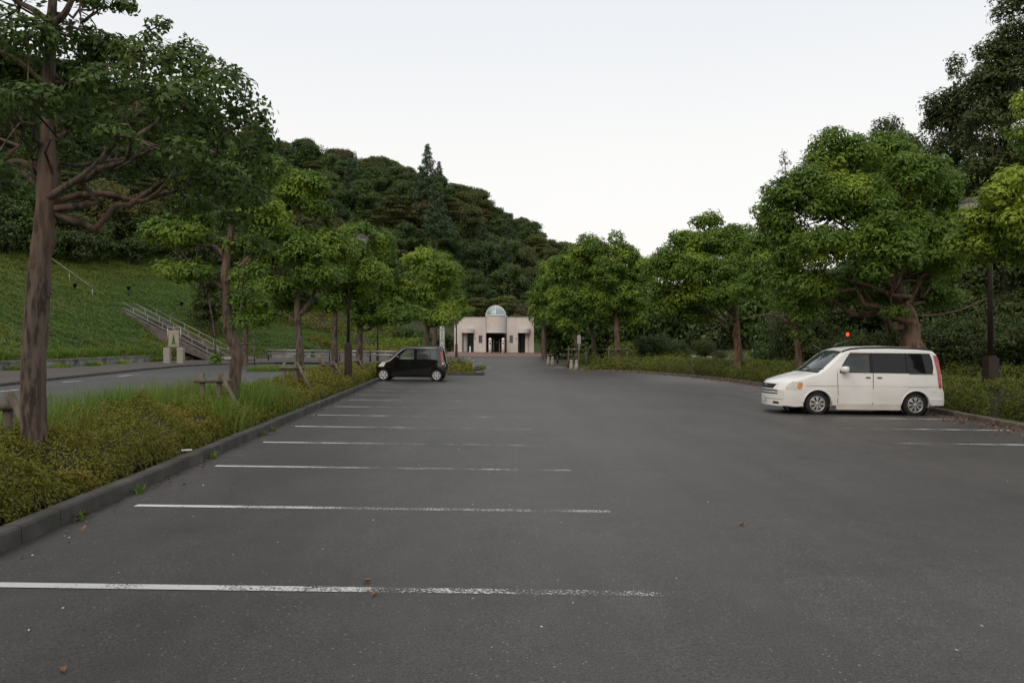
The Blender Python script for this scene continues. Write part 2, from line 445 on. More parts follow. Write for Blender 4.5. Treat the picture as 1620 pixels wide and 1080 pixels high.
M_PAINT = [paint_mat('worn_white_paint', 0.08 + 0.015 * q, (0.36 if q == 0 else 0.30 + 0.006 * q), (4.6 if q == 0 else 2.4)) for q in range(11)]
m_paint_r = paint_mat('worn_white_paint_right', 0.42, 0.14, 4.9)

# ------------------------------------------------------------------ ground sheet
xs = np.concatenate([-np.geomspace(3000, 95, 14), np.arange(-90, 90.1, 1.25), np.geomspace(95, 3000, 14)])
ys = np.concatenate([-np.geomspace(2500, 22, 10), np.arange(-20, 190.1, 1.25), np.geomspace(196, 5000, 14)])
X, Y = np.meshgrid(xs, ys)
Z = T(X, Y)
V = np.stack([X, Y, Z], -1).reshape(-1, 3)
nx, ny = len(xs), len(ys)
idx = np.arange(nx * ny).reshape(ny, nx)
Q = np.stack([idx[:-1, :-1], idx[:-1, 1:], idx[1:, 1:], idx[1:, :-1]], -1).reshape(-1, 4)
cxm = (X[:-1, :-1] + X[1:, 1:]) / 2; cym = (Y[:-1, :-1] + Y[1:, 1:]) / 2
link('ground', np_mesh('ground', V, Q, True), m_soil, kind='structure', label='bare soil and thin grass under the car park and the wooded hill')

def strip(name, yv, xl, xr, dz, mat, n=14, **kw):
    yv = np.asarray(yv, float)
    xl = np.interp(yv, *zip(*xl)); xr = np.interp(yv, *zip(*xr))
    u = np.linspace(0, 1, n)
    X = xl[:, None] * (1 - u) + xr[:, None] * u
    Y = np.repeat(yv[:, None], n, 1)
    V = np.stack([X, Y, G(X, Y) + dz], -1).reshape(-1, 3)
    idx = np.arange(len(yv) * n).reshape(len(yv), n)
    Q = np.stack([idx[:-1, :-1], idx[:-1, 1:], idx[1:, 1:], idx[1:, :-1]], -1).reshape(-1, 4)
    return link(name, np_mesh(name, V, Q, True), mat, kind='structure', **kw)

def kerb_x(y): return -4.01 - 0.0784 * (y - 5.75)
LK = [(kerb_x(-12), -12), (kerb_x(41.2), 41.2), (-6.45, 42.5), (-5.6, 43.1), (-2.3, 43.3), (-1.72, 43.8), (-1.66, 44.6), (-1.85, 48.0)]
LK2 = [(-9.5, 51.2), (-2.7, 51.2), (-2.25, 51.7), (-2.3, 56.5), (-3.0, 57.6), (-9, 60.5)]
RK = [(9.1, -12), (10.0, 6), (10.95, 14.6), (11.75, 20.2), (12.0, 30.0), (11.9, 38.0), (11.45, 43.5), (10.4, 48.6), (8.8, 51.6), (6.6, 53.2), (4.85, 53.6), (4.45, 54.2), (4.45, 56.5)]
RK2 = [(7.5, 62.5), (4.4, 62.2), (3.9, 62.8), (3.4, 72), (3.2, 79.5), (4.2, 82.5), (12, 85)]

lot_y = np.concatenate([np.arange(-14, 42, 1.0), np.arange(42, 93, 0.5)])
lot_l = [(-14, kerb_x(-14)), (41.4, kerb_x(41.4)), (43.0, -6.6), (43.25, -2.2), (44, -1.75), (48, -1.85), (48.01, -9.5), (51.2, -9.5), (51.21, -2.5), (57, -2.4), (58, -4.5), (61, -22), (70, -21), (76, -14), (80, -9), (84, -6.5), (92, -6.5)]
lot_r = [(-14, 9.1), (6, 10.0), (14.6, 10.95), (20.2, 11.75), (30, 12.0), (38, 11.9), (43.5, 11.45), (48.6, 10.4), (51.6, 8.8), (53.2, 6.6), (53.7, 4.6), (56.5, 4.45), (56.51, 8.5), (62.2, 8.5), (62.3, 4.2), (72, 3.4), (79.5, 3.2), (84, 5.5), (92, 6)]
strip('parking_lot', lot_y, lot_l, lot_r, 0.02, m_asphalt, 24, label='grey worn asphalt of the empty car park')
# side road to the left of the planted island
road_l = [(-14, -17), (10, -17.4), (27, -18.9), (33.4, -20.3), (45, -22.6), (52, -23.6), (57, -22.5), (60, -19.5), (64, -17)]
road_r = [(-14, kerb_x(-14) - 2.55), (41, kerb_x(41) - 2.55), (46, -10), (52, -10.4), (58, -8.0), (64, -7)]
strip('side_road', np.arange(-14, 61, 1.0), road_l, road_r, 0.016, m_asphalt2, 18, label='asphalt side road left of the planted island')
# pavement between the side road and the retaining wall
pav_r = [(y, x - 0.15) for y, x in road_l]
pav_l = [(-14, -23.3), (15, -24.6), (39, -27.3), (55, -28.9), (61, -28.3), (65, -26), (73, -19.5), (78, -17)]
pav_r2 = [(-14, -17.15), (10, -17.55), (27, -19.05), (33.4, -20.45), (45, -22.75), (52, -23.75), (57, -22.65), (60, -19.6), (61, -12), (66, -9), (78, -8.2)]
strip('pavement', np.arange(-14, 78, 1.0), pav_l, pav_r2, 0.13, m_pave, 12, label='brown pavement in front of the low wall and stairs')
strip('forecourt', np.arange(80, 97, 1.0), [(80, -9), (84, -7.5), (97, -8)], [(80, 3.4), (84, 8), (97, 8)], 0.045, M('forecourt_paving', (0.15, 0.10, 0.082), (0.20, 0.145, 0.12), 3, 0.9, 0.2, 20, coord='World'), 10, label='reddish paved forecourt in front of the white building')
strip('park_path', np.arange(63, 72, 0.75), [(63, 20.5), (72, 14)], [(63, 24), (72, 16)], 0.03, M('pale_path', (0.42, 0.42, 0.42), rough=0.9), 4, label='pale path crossing the park lawn at right')

# ------------------------------------------------------------------ kerbs of single stones
def resample(pts, step):
    pts = [Vector((p[0], p[1], 0)) for p in pts]
    out = []; carry = 0.0
    cum = [0.0]
    for a, b in zip(pts[:-1], pts[1:]): cum.append(cum[-1] + (b - a).length)
    n = max(1, int(cum[-1] / step)); st = cum[-1] / n
    res = []
    for i in range(n + 1):
        s = min(i * st, cum[-1] - 1e-6); j = 0
        while cum[j + 1] < s: j += 1
        t = (s - cum[j]) / (cum[j + 1] - cum[j])
        res.append(pts[j].lerp(pts[j + 1], t))
    return res

def kerb(name, pts, mat, h=0.15, w=0.17, step=0.6, label='', side=-1, ymin=-3):
    """side -1: the stone body lies left of the direction of travel"""
    root = empty(name, kind='structure', label=label)
    P = [p for p in resample(pts, step)]
    L0 = (P[1] - P[0]).length
    prof = [(0, -0.12), (0.012, h - 0.02), (0.030, h), (w - 0.01, h), (w, h - 0.012), (w, -0.12)]
    mb = MB(); n = len(prof); hl = (L0 - 0.010) / 2
    vs = [(-hl, q[0], q[1]) for q in prof] + [(hl, q[0], q[1]) for q in prof]
    fs = [tuple(range(n)), tuple(reversed(range(n, 2*n)))] + [(i, n+i, n+(i+1)%n, (i+1)%n) for i in range(n)]
    mb.add(vs, fs); me = mb.mesh('kerb_stone')
    bm = bmesh.new(); bm.from_mesh(me); bmesh.ops.recalc_face_normals(bm, faces=bm.faces); bm.to_mesh(me); bm.free()
    r = random.Random(len(P))
    for a, b in zip(P[:-1], P[1:]):
        c = (a + b) / 2; d = b - a
        if c.y < ymin: continue
        o = link('kerb_stone', me, mat, root)
        ang = math.atan2(d.y, d.x)
        pitch = math.atan2(G1(b.x, b.y) - G1(a.x, a.y), d.length)
        o.location = (c.x, c.y, G1(c.x, c.y) + r.uniform(-0.004, 0.004))
        o.rotation_euler = (0, -pitch, ang + r.uniform(-0.006, 0.006))
        if side < 0: o.scale = (1, 1, 1)
        else: o.scale = (1, -1, 1)
        o.scale.x = d.length / L0
    return root
kerb('kerb', LK, m_kerb, 0.17, 0.17, 0.6, 'grey concrete kerb along the azalea island on the left', -1, ymin=1)
kerb('kerb', LK2, m_kerb, 0.14, 0.15, 0.6, 'short kerb round the small far island before the white building', -1)
kerb('kerb', RK, m_kerb_r, 0.14, 0.20, 0.6, 'brownish concrete kerb curving along the right side of the car park', 1, ymin=6)
kerb('kerb', RK2, m_kerb_r, 0.14, 0.15, 0.6, 'far right kerb beside the driveway to the white building', 1)
kerb('kerb', [(x, y) for y, x in road_l], m_kerb, 0.13, 0.15, 0.75, 'low dark kerb along the pavement of the side road', -1, ymin=14)

# ------------------------------------------------------------------ parking lines
for k in range(11):
    y = 5.02 + 2.5 * k
    x0 = kerb_x(y) + 0.30
    L0 = 4.85
    n = 8; vs = []; fs = []
    for i in range(n + 1):
        x = L0 * i / n
        for s in (-1, 1): vs.append((x, s * 0.05, G1(x0 + x, y) + 0.025 - G1(x0, y)))
    for i in range(n): fs.append((2*i, 2*i+2, 2*i+3, 2*i+1))
    mb = MB(); mb.add(vs, fs)
    mb.build('parking_line', M_PAINT[k], loc=(x0, y, G1(x0, y)), rz=-0.004, kind='structure', label='worn white bay line starting at the left kerb')
for k in range(13):
    y = 13.4 + 2.5 * k
    xe = float(np.interp(y, [p[1] for p in RK], [p[0] for p in RK])) - 0.35
    L0 = 4.6; vs = []; fs = []; n = 8
    for i in range(n + 1):
        x = L0 * i / n
        for s in (-1, 1): vs.append((x, s * 0.055, G1(xe - L0 + x, y) + 0.025 - G1(xe - L0, y)))
    for i in range(n): fs.append((2*i, 2*i+2, 2*i+3, 2*i+1))
    mb = MB(); mb.add(vs, fs)
    mb.build('parking_line', m_paint_r, loc=(xe - L0, y, G1(xe - L0, y)), kind='structure', label='faded white bay line ending at the right kerb')
for (px0, px1, py) in ((752, 764, 574), (766, 780, 581.5), (878, 893, 581.5)):
    a = gp(px0, py); b = gp(px1, py)
    MB().box(0, b[0] - a[0], -0.1, 0.1, 0.018, 0.026).build('road_marking', m_paint, loc=(a[0], a[1], G1(*a)), kind='structure', label='short white marking at the driveway entrance')
for (px0, py0, px1, py1) in ((188, 596, 262, 586.5), (100, 605, 130, 603), (0, 620, 30, 617)):
    a = gp(px0, py0); b = gp(px1, py1)
    d = Vector((b[0]-a[0], b[1]-a[1], 0)); ang = math.atan2(d.y, d.x)
    MB().box(0, d.length, -0.07, 0.07, 0.020, 0.024).build('road_marking', m_paint, loc=(a[0], a[1], G1(*a)), rz=ang, kind='structure', label='white edge line on the side road')
# ------------------------------------------------------------------ foliage tools
def unit(a): return a / np.maximum(np.linalg.norm(a, axis=1, keepdims=True), 1e-9)

def leaf_quads(P, Nn, L, W, spread=0.8, droop=0.25, rg=rng, along=None):
    n = len(P)
    u = unit(Nn + spread * rg.normal(size=(n, 3)) * 0.6)
    t = rg.normal(size=(n, 3))
    if along is not None: t = t * 0.6 + along
    t[:, 2] -= droop
    t = unit(t - u * np.sum(t * u, 1, keepdims=True))
    s = np.cross(u, t)
    ll = (L * rg.uniform(0.65, 1.25, n))[:, None]; ww = (W * rg.uniform(0.7, 1.2, n))[:, None]
    V = np.stack([P - 0.5 * ll * t, P + 0.05 * ll * t + 0.5 * ww * s, P + 0.5 * ll * t, P + 0.05 * ll * t - 0.5 * ww * s], 1)
    return V.reshape(-1, 3)

def quad_idx(n, off=0): return (np.arange(n * 4).reshape(n, 4) + off)

def puff_points(c, r, n, rg, up=0.35, thick=0.38, lump=0.22):
    """leaf points in the shell of an ellipsoidal puff, denser above"""
    d = unit(rg.normal(size=(int(n * 1.6), 3)))
    keep = rg.uniform(size=len(d)) < np.clip(0.62 + up * 1.5 * d[:, 2], 0.12, 1)
    d = d[keep][:n]
    ph = rg.uniform(0, 6.28, 3)
    lumps = 1 + lump * np.sin(5 * d[:, 0] + ph[0]) * np.sin(5 * d[:, 1] + ph[1]) * 1.0 + lump * 0.6 * np.sin(9 * d[:, 2] + ph[2]) * np.sin(8 * d[:, 0] + ph[1])
    rad = (1 - thick * rg.uniform(size=len(d)) ** 1.6) * lumps
    P = c + d * rad[:, None] * r
    Nn = unit(d / r)
    Nn[:, 2] += 0.35
    return P, unit(Nn)

def lobe_puffs(c, r, pr, rg, density=1.0, inner=0.15, flat=0.75):
    """puffs covering the shell of a lobe; returns list of (centre, radii)"""
    area = 4 * PI * ((r[0]*r[1])**1.6/3 + (r[0]*r[2])**1.6/3 + (r[1]*r[2])**1.6/3) ** (1/1.6)
    n = max(1, int(density * area / (PI * pr * pr) * 0.9))
    out = []; tries = 0; cs = []
    if max(r) < pr * 1.25: return [(np.array(c, float), np.array([r[0], r[1], r[2]]) )]
    while len(out) < n and tries < n * 30:
        tries += 1
        d = rg.normal(size=3); d /= np.linalg.norm(d)
        if d[2] < -0.65 and rg.uniform() < 0.7: continue
        k = rg.uniform(0.70, 1.0) if rg.uniform() > inner else rg.uniform(0.2, 0.6)
        p = c + d * np.maximum(r - pr * 0.6, 0.1) * k
        if any(np.linalg.norm(p - q) < pr * 0.78 for q in cs): continue
        s = pr * rg.uniform(0.7, 1.25)
        out.append((p, np.array([s, s, s * flat]))); cs.append(p)
    return out

def smooth_path(pts, n=6):
    pts = [Vector(p) for p in pts]
    if len(pts) < 3: return pts
    out = []
    for i in range(len(pts) - 1):
        p0 = pts[max(i-1, 0)]; p1 = pts[i]; p2 = pts[i+1]; p3 = pts[min(i+2, len(pts)-1)]
        for k in range(n):
            t = k / n
            out.append(0.5 * ((2*p1) + (p2-p0)*t + (2*p0-5*p1+4*p2-p3)*t*t + (3*p1-p0-3*p2+p3)*t**3))
    out.append(pts[-1]); return out

def trunk_mesh(pts, radii, rg, sides=14, knots=0):
    P = smooth_path(pts, 7); n = len(P)
    R = np.interp(np.linspace(0, len(radii)-1, n), range(len(radii)), radii)
    vs = []; a = Vector((1, 0, 0))
    kn = [(rg.integers(1, n-1), rg.uniform(0, 6.28), rg.uniform(0.25, 0.6)) for _ in range(knots)]
    ph = rg.uniform(0, 6.28, 4)
    for i, p in enumerate(P):
        d = (P[min(i+1, n-1)] - P[max(i-1, 0)]).normalized()
        a = (a - d * a.dot(d)).normalized(); b = d.cross(a)
        for j in range(sides):
            t = 2*PI*j/sides
            r = R[i] * (1 + 0.05*math.sin(3*t+ph[0]+i*0.15) + 0.05*math.sin(5*t+ph[1]-i*0.25) + 0.03*rg.normal())
            for (ki, ka, ks) in kn:
                dd = math.cos(t - ka)
                if dd > 0.3: r += R[i] * ks * math.exp(-((i-ki)/1.3)**2) * (dd - 0.3)
            vs.append(p + (a*math.cos(t) + b*math.sin(t)) * r)
    fs = [(i*sides+j, i*sides+(j+1)%sides, (i+1)*sides+(j+1)%sides, (i+1)*sides+j) for i in range(n-1) for j in range(sides)]
    mb = MB(); mb.add(vs, fs, True)
    mb.f.append(tuple(range(sides))); mb.sm.append(False); mb.f.append(tuple((n-1)*sides + j for j in range(sides))); mb.sm.append(False)
    return mb, P, R

def bez(a, b, bow, n=7):
    a, b = Vector(a), Vector(b)
    m = (a + b) / 2 + Vector(bow)
    return [(1-t)**2*a + 2*t*(1-t)*m + t*t*b for t in [i/n for i in range(n+1)]]

def make_tree(name, label, group, trunk, radii, lobes, leaf, leafmat, barkmat, pr=0.55, cover=2.2, seed=1, first=None,
              nlimb=6, knots=2, density=1.0, extra_limbs=(), cat='tree', twigs=3, flat=0.75, sides=14, thin=1.0, up=0.35):
    """trunk: world points base..top; lobes: (centre, radii) in world; parts are in the tree's own space"""
    rg = np.random.default_rng(seed)
    base = Vector(trunk[0])
    root = empty(name, base, label=label, cat=cat, group=group)
    loc = [Vector(p) - base for p in trunk]
    loc[0] = Vector((loc[0].x, loc[0].y, -0.15))
    mb, P, R = trunk_mesh(loc, radii, rg, sides, knots)
    mb.build('trunk', barkmat, root, fix=True)
    puffs = []
    for (c, r) in lobes:
        c = np.array(Vector(c) - base, float)
        puffs += lobe_puffs(c, np.array(r, float), pr, rg, density, flat=flat)
    # limbs: cluster puffs by direction
    zt = P[-1].z
    first = first if first is not None else zt * 0.45
    cl = {}
    for i, (c, r) in enumerate(puffs):
        az = math.atan2(c[1] - P[-1].y, c[0] - P[-1].x)
        ib = int((az + PI) / (2*PI) * nlimb) % nlimb
        hb = 0 if c[2] < (first + zt) / 2 + 0.3 else 1
        cl.setdefault((ib, hb), []).append(i)
    for key, ids in cl.items():
        cen = Vector(np.mean([puffs[i][0] for i in ids], 0))
        hd = math.hypot(cen.x, cen.y)
        za = min(max(cen.z - 0.55 * hd, first), zt * 0.98)
        ti = min(range(len(P)), key=lambda q: abs(P[q].z - za))
        a = P[ti]; r0 = min(R[ti] * 0.5, (0.016 + 0.0065 * len(ids)) * min(1.8, pr / 0.36))
        path = bez(a, cen, (rg.normal()*0.12, rg.normal()*0.12, -0.12*hd + rg.normal()*0.1), 7)
        path = [p + Vector(rg.normal(size=3)) * 0.07 * min(hd, 2) * (0 < q < 7) for q, p in enumerate(path)]
        lm = MB(); rr = [r0 * (1 - 0.62 * q / 7) for q in range(8)]
        lm.tube(path, rr, 7)
        for i in ids:
            c, r = puffs[i]; c = Vector(c)
            j = min(range(2, 8), key=lambda q: (path[q] - c).length + 0.15 * abs(q - 5))
            sp = bez(path[j], c, tuple(rg.normal(size=3) * 0.12), 4)
            lm.tube(sp, [max(rr[j] * 0.6 * (1 - 0.15*q), 0.008) for q in range(5)], 5, caps=False)
            for _ in range(twigs):
                d = rg.normal(size=3); d[2] = abs(d[2]) * 0.7; d /= np.linalg.norm(d)
                lm.tube([c, c + Vector(d * r * 0.5) + Vector(rg.normal(size=3)) * 0.04, c + Vector(d * r * 0.9)], [0.012, 0.008, 0.003], 4, caps=False)
        lm.build('limb', barkmat, root, fix=False)
    for path, r0, r1 in extra_limbs:
        pp = smooth_path([Vector(p) - base for p in path], 5)
        MB().tube(pp, list(np.linspace(r0, r1, len(pp))), 9).build('limb', barkmat, root, fix=False)
    Ps, Ns = [], []
    for c, r in puffs:
        area = 4 * PI * (r[0] * r[0] + 2 * r[0] * r[2]) / 3
        n = int(0.82 * cover * area / (leaf[0] * leaf[1] * 0.5) * 0.5 * thin * rg.uniform(0.65, 1.2))
        p, nn = puff_points(c, r, n, rg, up)
        Ps.append(p); Ns.append(nn)
    Pp = np.concatenate(Ps); Nn = np.concatenate(Ns)
    V = leaf_quads(Pp, Nn, leaf[0], leaf[1], 0.45, 0.35, rg)
    link('crown', np_mesh('crown', V, quad_idx(len(Pp))), leafmat, root)
    return root, len(Pp)

def px_lobes(y, items, depth=0.85):
    """items: (px, py, rx_px, ry_px[, dy])"""
    out = []
    for it in items:
        px, py, rx, ry = it[:4]; dy = it[4] if len(it) > 4 else 0.0
        yy = y + dy; s = yy / F
        out.append((at(px, py, yy), (rx * s, rx * s * depth, ry * s)))
    return out
def px_path(y, items):
    return [at(px, py, y + (it[0] if it else 0)) for px, py, *it in items]

nleaf = 0
CAMPHOR_L = 'camphor trees planted in the island on the left'
CAMPHOR_R = 'trees planted along the right side of the car park'
def row_tree(px, y, path, radii, lobes, label, group, leafmat, bark, **kw):
    global nleaf
    x = (px - CX) * y / F
    base = Vector((x, y, G1(x, y)))
    tp = [base] + [at(a, b, y) for a, b in path]
    radii = [q * kw.pop('rs', 1.0) for q in radii] if False else radii
    r, n = make_tree('camphor_tree', label, group, tp, radii, px_lobes(y, lobes), kw.pop('leaf', (0.16, 0.075)), leafmat, bark, **kw)
    nleaf += n
    return r

# next tree of the island row, unseen, added to shade the left foreground
def shade_tree():
    y = 1.3; x = kerb_x(y) - 1.15
    base = Vector((x, y, G1(x, y)))
    lob = [(Vector((x + dx, y + dy, z)), (r_, r_, r_*.7)) for dx, dy, z, r_ in ((-1.2,-.6,4.6,1.1),(.2,.8,4.7,1.0),(1.0,-.4,4.9,1.0),(-.6,1.0,5.2,1.0),(.3,-1.6,4.8,1.1),(.4,.2,5.9,1.2),(-.9,-1.2,5.8,1.0),(1.3,-1.4,5.4,.9))]
    return make_tree('camphor_tree', 'unseen island tree beside the camera, added to shade the left foreground', CAMPHOR_L, [base, base + Vector((.05, 0, 2)), base + Vector((0, 0, 4)), base + Vector((0, 0, 6))], [.16, .14, .11, .05], lob, (0.16, 0.08), lf_camphor_dk, m_bark, pr=.45, cover=2.0, seed=4, first=3.2)
shade_tree()
# --- left island, near to far
t1_lobes = [(395, 195, 40, 45), (398, 262, 34, 40, .4), (345, 140, 52, 42, -.3), (335, 205, 60, 45, .6), (345, 285, 50, 36, -.5), (385, 315, 40, 26, .7),
    (290, 105, 50, 40, .3), (285, 165, 55, 40, -.7), (240, 150, 55, 40, .8), (225, 95, 52, 38, -.2), (250, 38, 24, 12, .1), (238, 60, 18, 15, .2), (170, 85, 60, 36, .5), (165, 140, 60, 36, -.8),
    (110, 65, 55, 36, .6), (100, 125, 60, 38, .9), (40, 60, 60, 45, -.3), (30, 120, 60, 40, .7), (-30, 90, 70, 55, .3), (-40, 170, 60, 40, -.4), (20, 195, 50, 26, 1.0),
    (-70, 240, 70, 45, .5), (-20, 265, 45, 26, -.9), (70, 225, 45, 22, 1.2), (300, 325, 45, 18, 1.0), (250, 255, 38, 20, 1.3), (180, 215, 40, 18, -1.2),
    (150, 5, 26, 10, -.3), (195, 8, 24, 12, -.3), (120, -15, 40, 22, .3), (20, -30, 70, 40, .2), (80, -90, 90, 50, 0), (160, -80, 50, 35, .5), (-60, -50, 70, 50, 0), (420, 225, 16, 26, 0), (130, 200, 45, 26, .6), (230, 205, 45, 28, -.2), (290, 245, 45, 28, -.9), (200, 270, 34, 16, 1.3), (120, 255, 34, 16, 1.4), (300, 290, 40, 20, .2), (60, 160, 50, 30, -.9), (370, 345, 26, 12, .4), (20, 300, 34, 16, 1.2)]
row_tree(55, 8.3, [(52, 620), (54, 540), (60, 470), (64, 400), (72, 320), (74, 250), (72, 160), (76, 90), (78, 40), (84, -40), (88, -90)],
         [0.145, 0.125, 0.115, 0.12, 0.105, 0.10, 0.10, 0.070, 0.062, 0.055, 0.05, 0.035, 0.02], t1_lobes,
         'big near camphor tree with dark spreading crown, leftmost in the photo', CAMPHOR_L, lf_camphor_dk, m_bark,
         leaf=(0.086, 0.040), pr=0.34, cover=2.3, seed=5, first=3.2, nlimb=8, knots=7, sides=24, twigs=4, thin=0.9,
         extra_limbs=[(px_path(8.3, [(66, 318), (95, 300, -.1), (150, 262, -.2), (195, 205, -.25), (240, 165, -.3), (300, 150, -.4)]), 0.048, 0.014),
                      (px_path(8.3, [(66, 330), (110, 312, .1), (165, 306, .2), (225, 318, .3), (262, 290, .35), (290, 250, .4), (340, 232, .5)]), 0.045, 0.012),
                      (px_path(8.3, [(225, 318, .3), (290, 298, .5), (340, 285, .6), (385, 268, .7)]), 0.026, 0.010),
                      (px_path(8.3, [(150, 262, -.2), (180, 268, -.3), (230, 240, -.5), (275, 225, -.6)]), 0.026, 0.010),
                      (px_path(8.3, [(66, 300), (30, 270, .2), (-30, 262, .4), (-80, 230, .5)]), 0.04, 0.015),
                      (px_path(8.3, [(74, 150), (55, 120, -.2), (20, 90, -.4), (-30, 70, -.5)]), 0.035, 0.015),
                      (px_path(8.3, [(76, 40), (98, 22, -.05), (112, -4, -.1), (125, -30, -.1)]), 0.045, 0.02),
                      (px_path(8.3, [(76, 35), (52, 15, 0), (20, -2, .1), (-10, -25, .1)]), 0.04, 0.02)])
row_tree(363, 15.5, [(372, 600), (374, 560), (362, 520), (357, 470), (356, 430), (362, 385), (368, 340), (366, 300), (362, 260)],
         [0.145, 0.125, 0.115, 0.105, 0.09, 0.08, 0.07, 0.055, 0.045, 0.02],
         [(285, 372, 48, 22), (245, 362, 22, 18), (300, 352, 42, 20, .6), (300, 432, 40, 20, -.3), (262, 425, 22, 16), (395, 395, 34, 22, .4), (400, 435, 36, 20, -.5), (385, 475, 34, 16, .2), (410, 482, 20, 10),
          (378, 512, 17, 13, -.3), (341, 568, 11, 10, -.2), (350, 300, 70, 38), (420, 340, 45, 35), (330, 250, 70, 38), (400, 270, 50, 35)],
         'slim camphor tree with crooked trunk and tiered leafy clumps, second from left', CAMPHOR_L, lf_camphor, m_bark,
         leaf=(0.105, 0.048), pr=0.33, cover=2.2, seed=8, first=2.6, knots=7, sides=18,
         extra_limbs=[(px_path(15.5, [(358, 410), (340, 390), (315, 388), (285, 392, .2)]), 0.055, 0.02),
                      (px_path(15.5, [(362, 435), (385, 415), (400, 400, .3), (430, 398, .4)]), 0.05, 0.015)])
row_tree(472, 22.3, [(474, 600), (473, 540), (470, 480), (473, 430), (474, 380), (472, 330), (468, 300)],
         [0.135, 0.115, 0.105, 0.095, 0.08, 0.06, 0.045, 0.02],
         [(480, 300, 46, 32), (450, 320, 40, 30, .8), (500, 330, 28, 22), (440, 372, 40, 20, -.4), (510, 385, 50, 28, .5), (485, 400, 45, 26, -.8), (430, 410, 36, 22, .6), (440, 455, 40, 24), (540, 400, 30, 25, 1),
          (505, 440, 42, 24, -.6), (470, 480, 42, 20, .8), (405, 380, 25, 20, .5), (420, 290, 30, 25, 1.2)],
         'camphor tree with forking limb and tall pale green top, third from left', CAMPHOR_L, lf_camphor, m_bark,
         leaf=(0.125, 0.06), pr=0.36, cover=2.4, seed=12, first=2.8, knots=4,
         extra_limbs=[(px_path(22.3, [(472, 500), (490, 478), (505, 450), (522, 440), (550, 436)]), 0.075, 0.025),
                      (px_path(22.3, [(470, 512), (458, 500), (440, 492)]), 0.05, 0.02)])
row_tree(528, 29.2, [(530, 585), (529, 530), (530, 500), (534, 460), (540, 410)], [0.16, 0.135, 0.12, 0.09, 0.06, 0.03],
         [(550, 400, 42, 30), (565, 370, 32, 22, 1), (530, 440, 40, 26, -.5), (555, 460, 40, 24, .8), (520, 480, 34, 20), (585, 430, 30, 26), (600, 390, 26, 22, 2)],
         'camphor tree right before the dark lamp post, fourth from left', CAMPHOR_L, lf_camphor, m_bark, leaf=(0.15, 0.072), pr=0.42, cover=2.4, seed=14)
row_tree(568, 36.0, [(568, 585), (569, 540), (570, 500), (575, 470), (582, 430)], [0.20, 0.17, 0.15, 0.11, 0.07, 0.035],
         [(592, 440, 40, 34), (570, 470, 34, 28, -.5), (610, 480, 34, 28, .6), (580, 505, 34, 18), (625, 500, 28, 18, -.4), (605, 410, 30, 24), (640, 455, 24, 30, 1), (560, 425, 26, 26, .5), (645, 495, 20, 18)],
         'dense camphor tree behind the bonnet of the black car, fifth from left', CAMPHOR_L, lf_camphor, m_bark, leaf=(0.17, 0.08), pr=0.45, cover=2.4, seed=15)
row_tree(674, 49.0, [(675, 540), (676, 510), (680, 470), (684, 430)], [0.24, 0.2, 0.17, 0.10, 0.05],
         [(680, 425, 36, 32), (705, 440, 28, 32), (665, 465, 28, 24, -.6), (690, 480, 34, 26, .6), (700, 505, 26, 16, -.6), (660, 410, 22, 18), (680, 500, 20, 18, -1)],
         'bright round-crowned camphor tree behind the black car', CAMPHOR_L, lf_camphor_br, m_bark, leaf=(0.20, 0.10), pr=0.6, cover=1.8, seed=16)
row_tree(686, 57.0, [(687, 540), (690, 500), (700, 460)], [0.24, 0.2, 0.14, 0.06],
         [(712, 435, 22, 30), (722, 470, 18, 26), (735, 492, 18, 14), (715, 500, 18, 16), (700, 415, 20, 20)],
         'darker camphor tree whose right edge hangs before the white building', CAMPHOR_L, lf_camphor, m_bark, leaf=(0.22, 0.11), pr=0.6, cover=1.8, seed=17)
row_tree(388, 57.0, [(388, 545), (389, 520), (390, 490)], [0.26, 0.22, 0.16, 0.08],
         [(395, 480, 34, 26), (425, 475, 30, 22), (370, 500, 22, 18), (410, 505, 28, 14), (445, 490, 24, 20), (400, 455, 30, 20)],
         'staked tree beside the side road in front of the low bench wall', 'trees beyond the side road', lf_camphor, m_bark, leaf=(0.22, 0.11), pr=0.6, cover=1.8, seed=18)
row_tree(335, 69.0, [(336, 500), (337, 480)], [0.22, 0.18, 0.1],
         [(338, 470, 34, 34), (325, 495, 24, 22), (360, 490, 22, 22), (345, 440, 24, 20)],
         'dark bushy evergreen standing right of the stairs on the slope', 'trees beyond the side road', lf_dark, m_bark_d, leaf=(0.25, 0.12), pr=0.8, cover=1.9, seed=19)

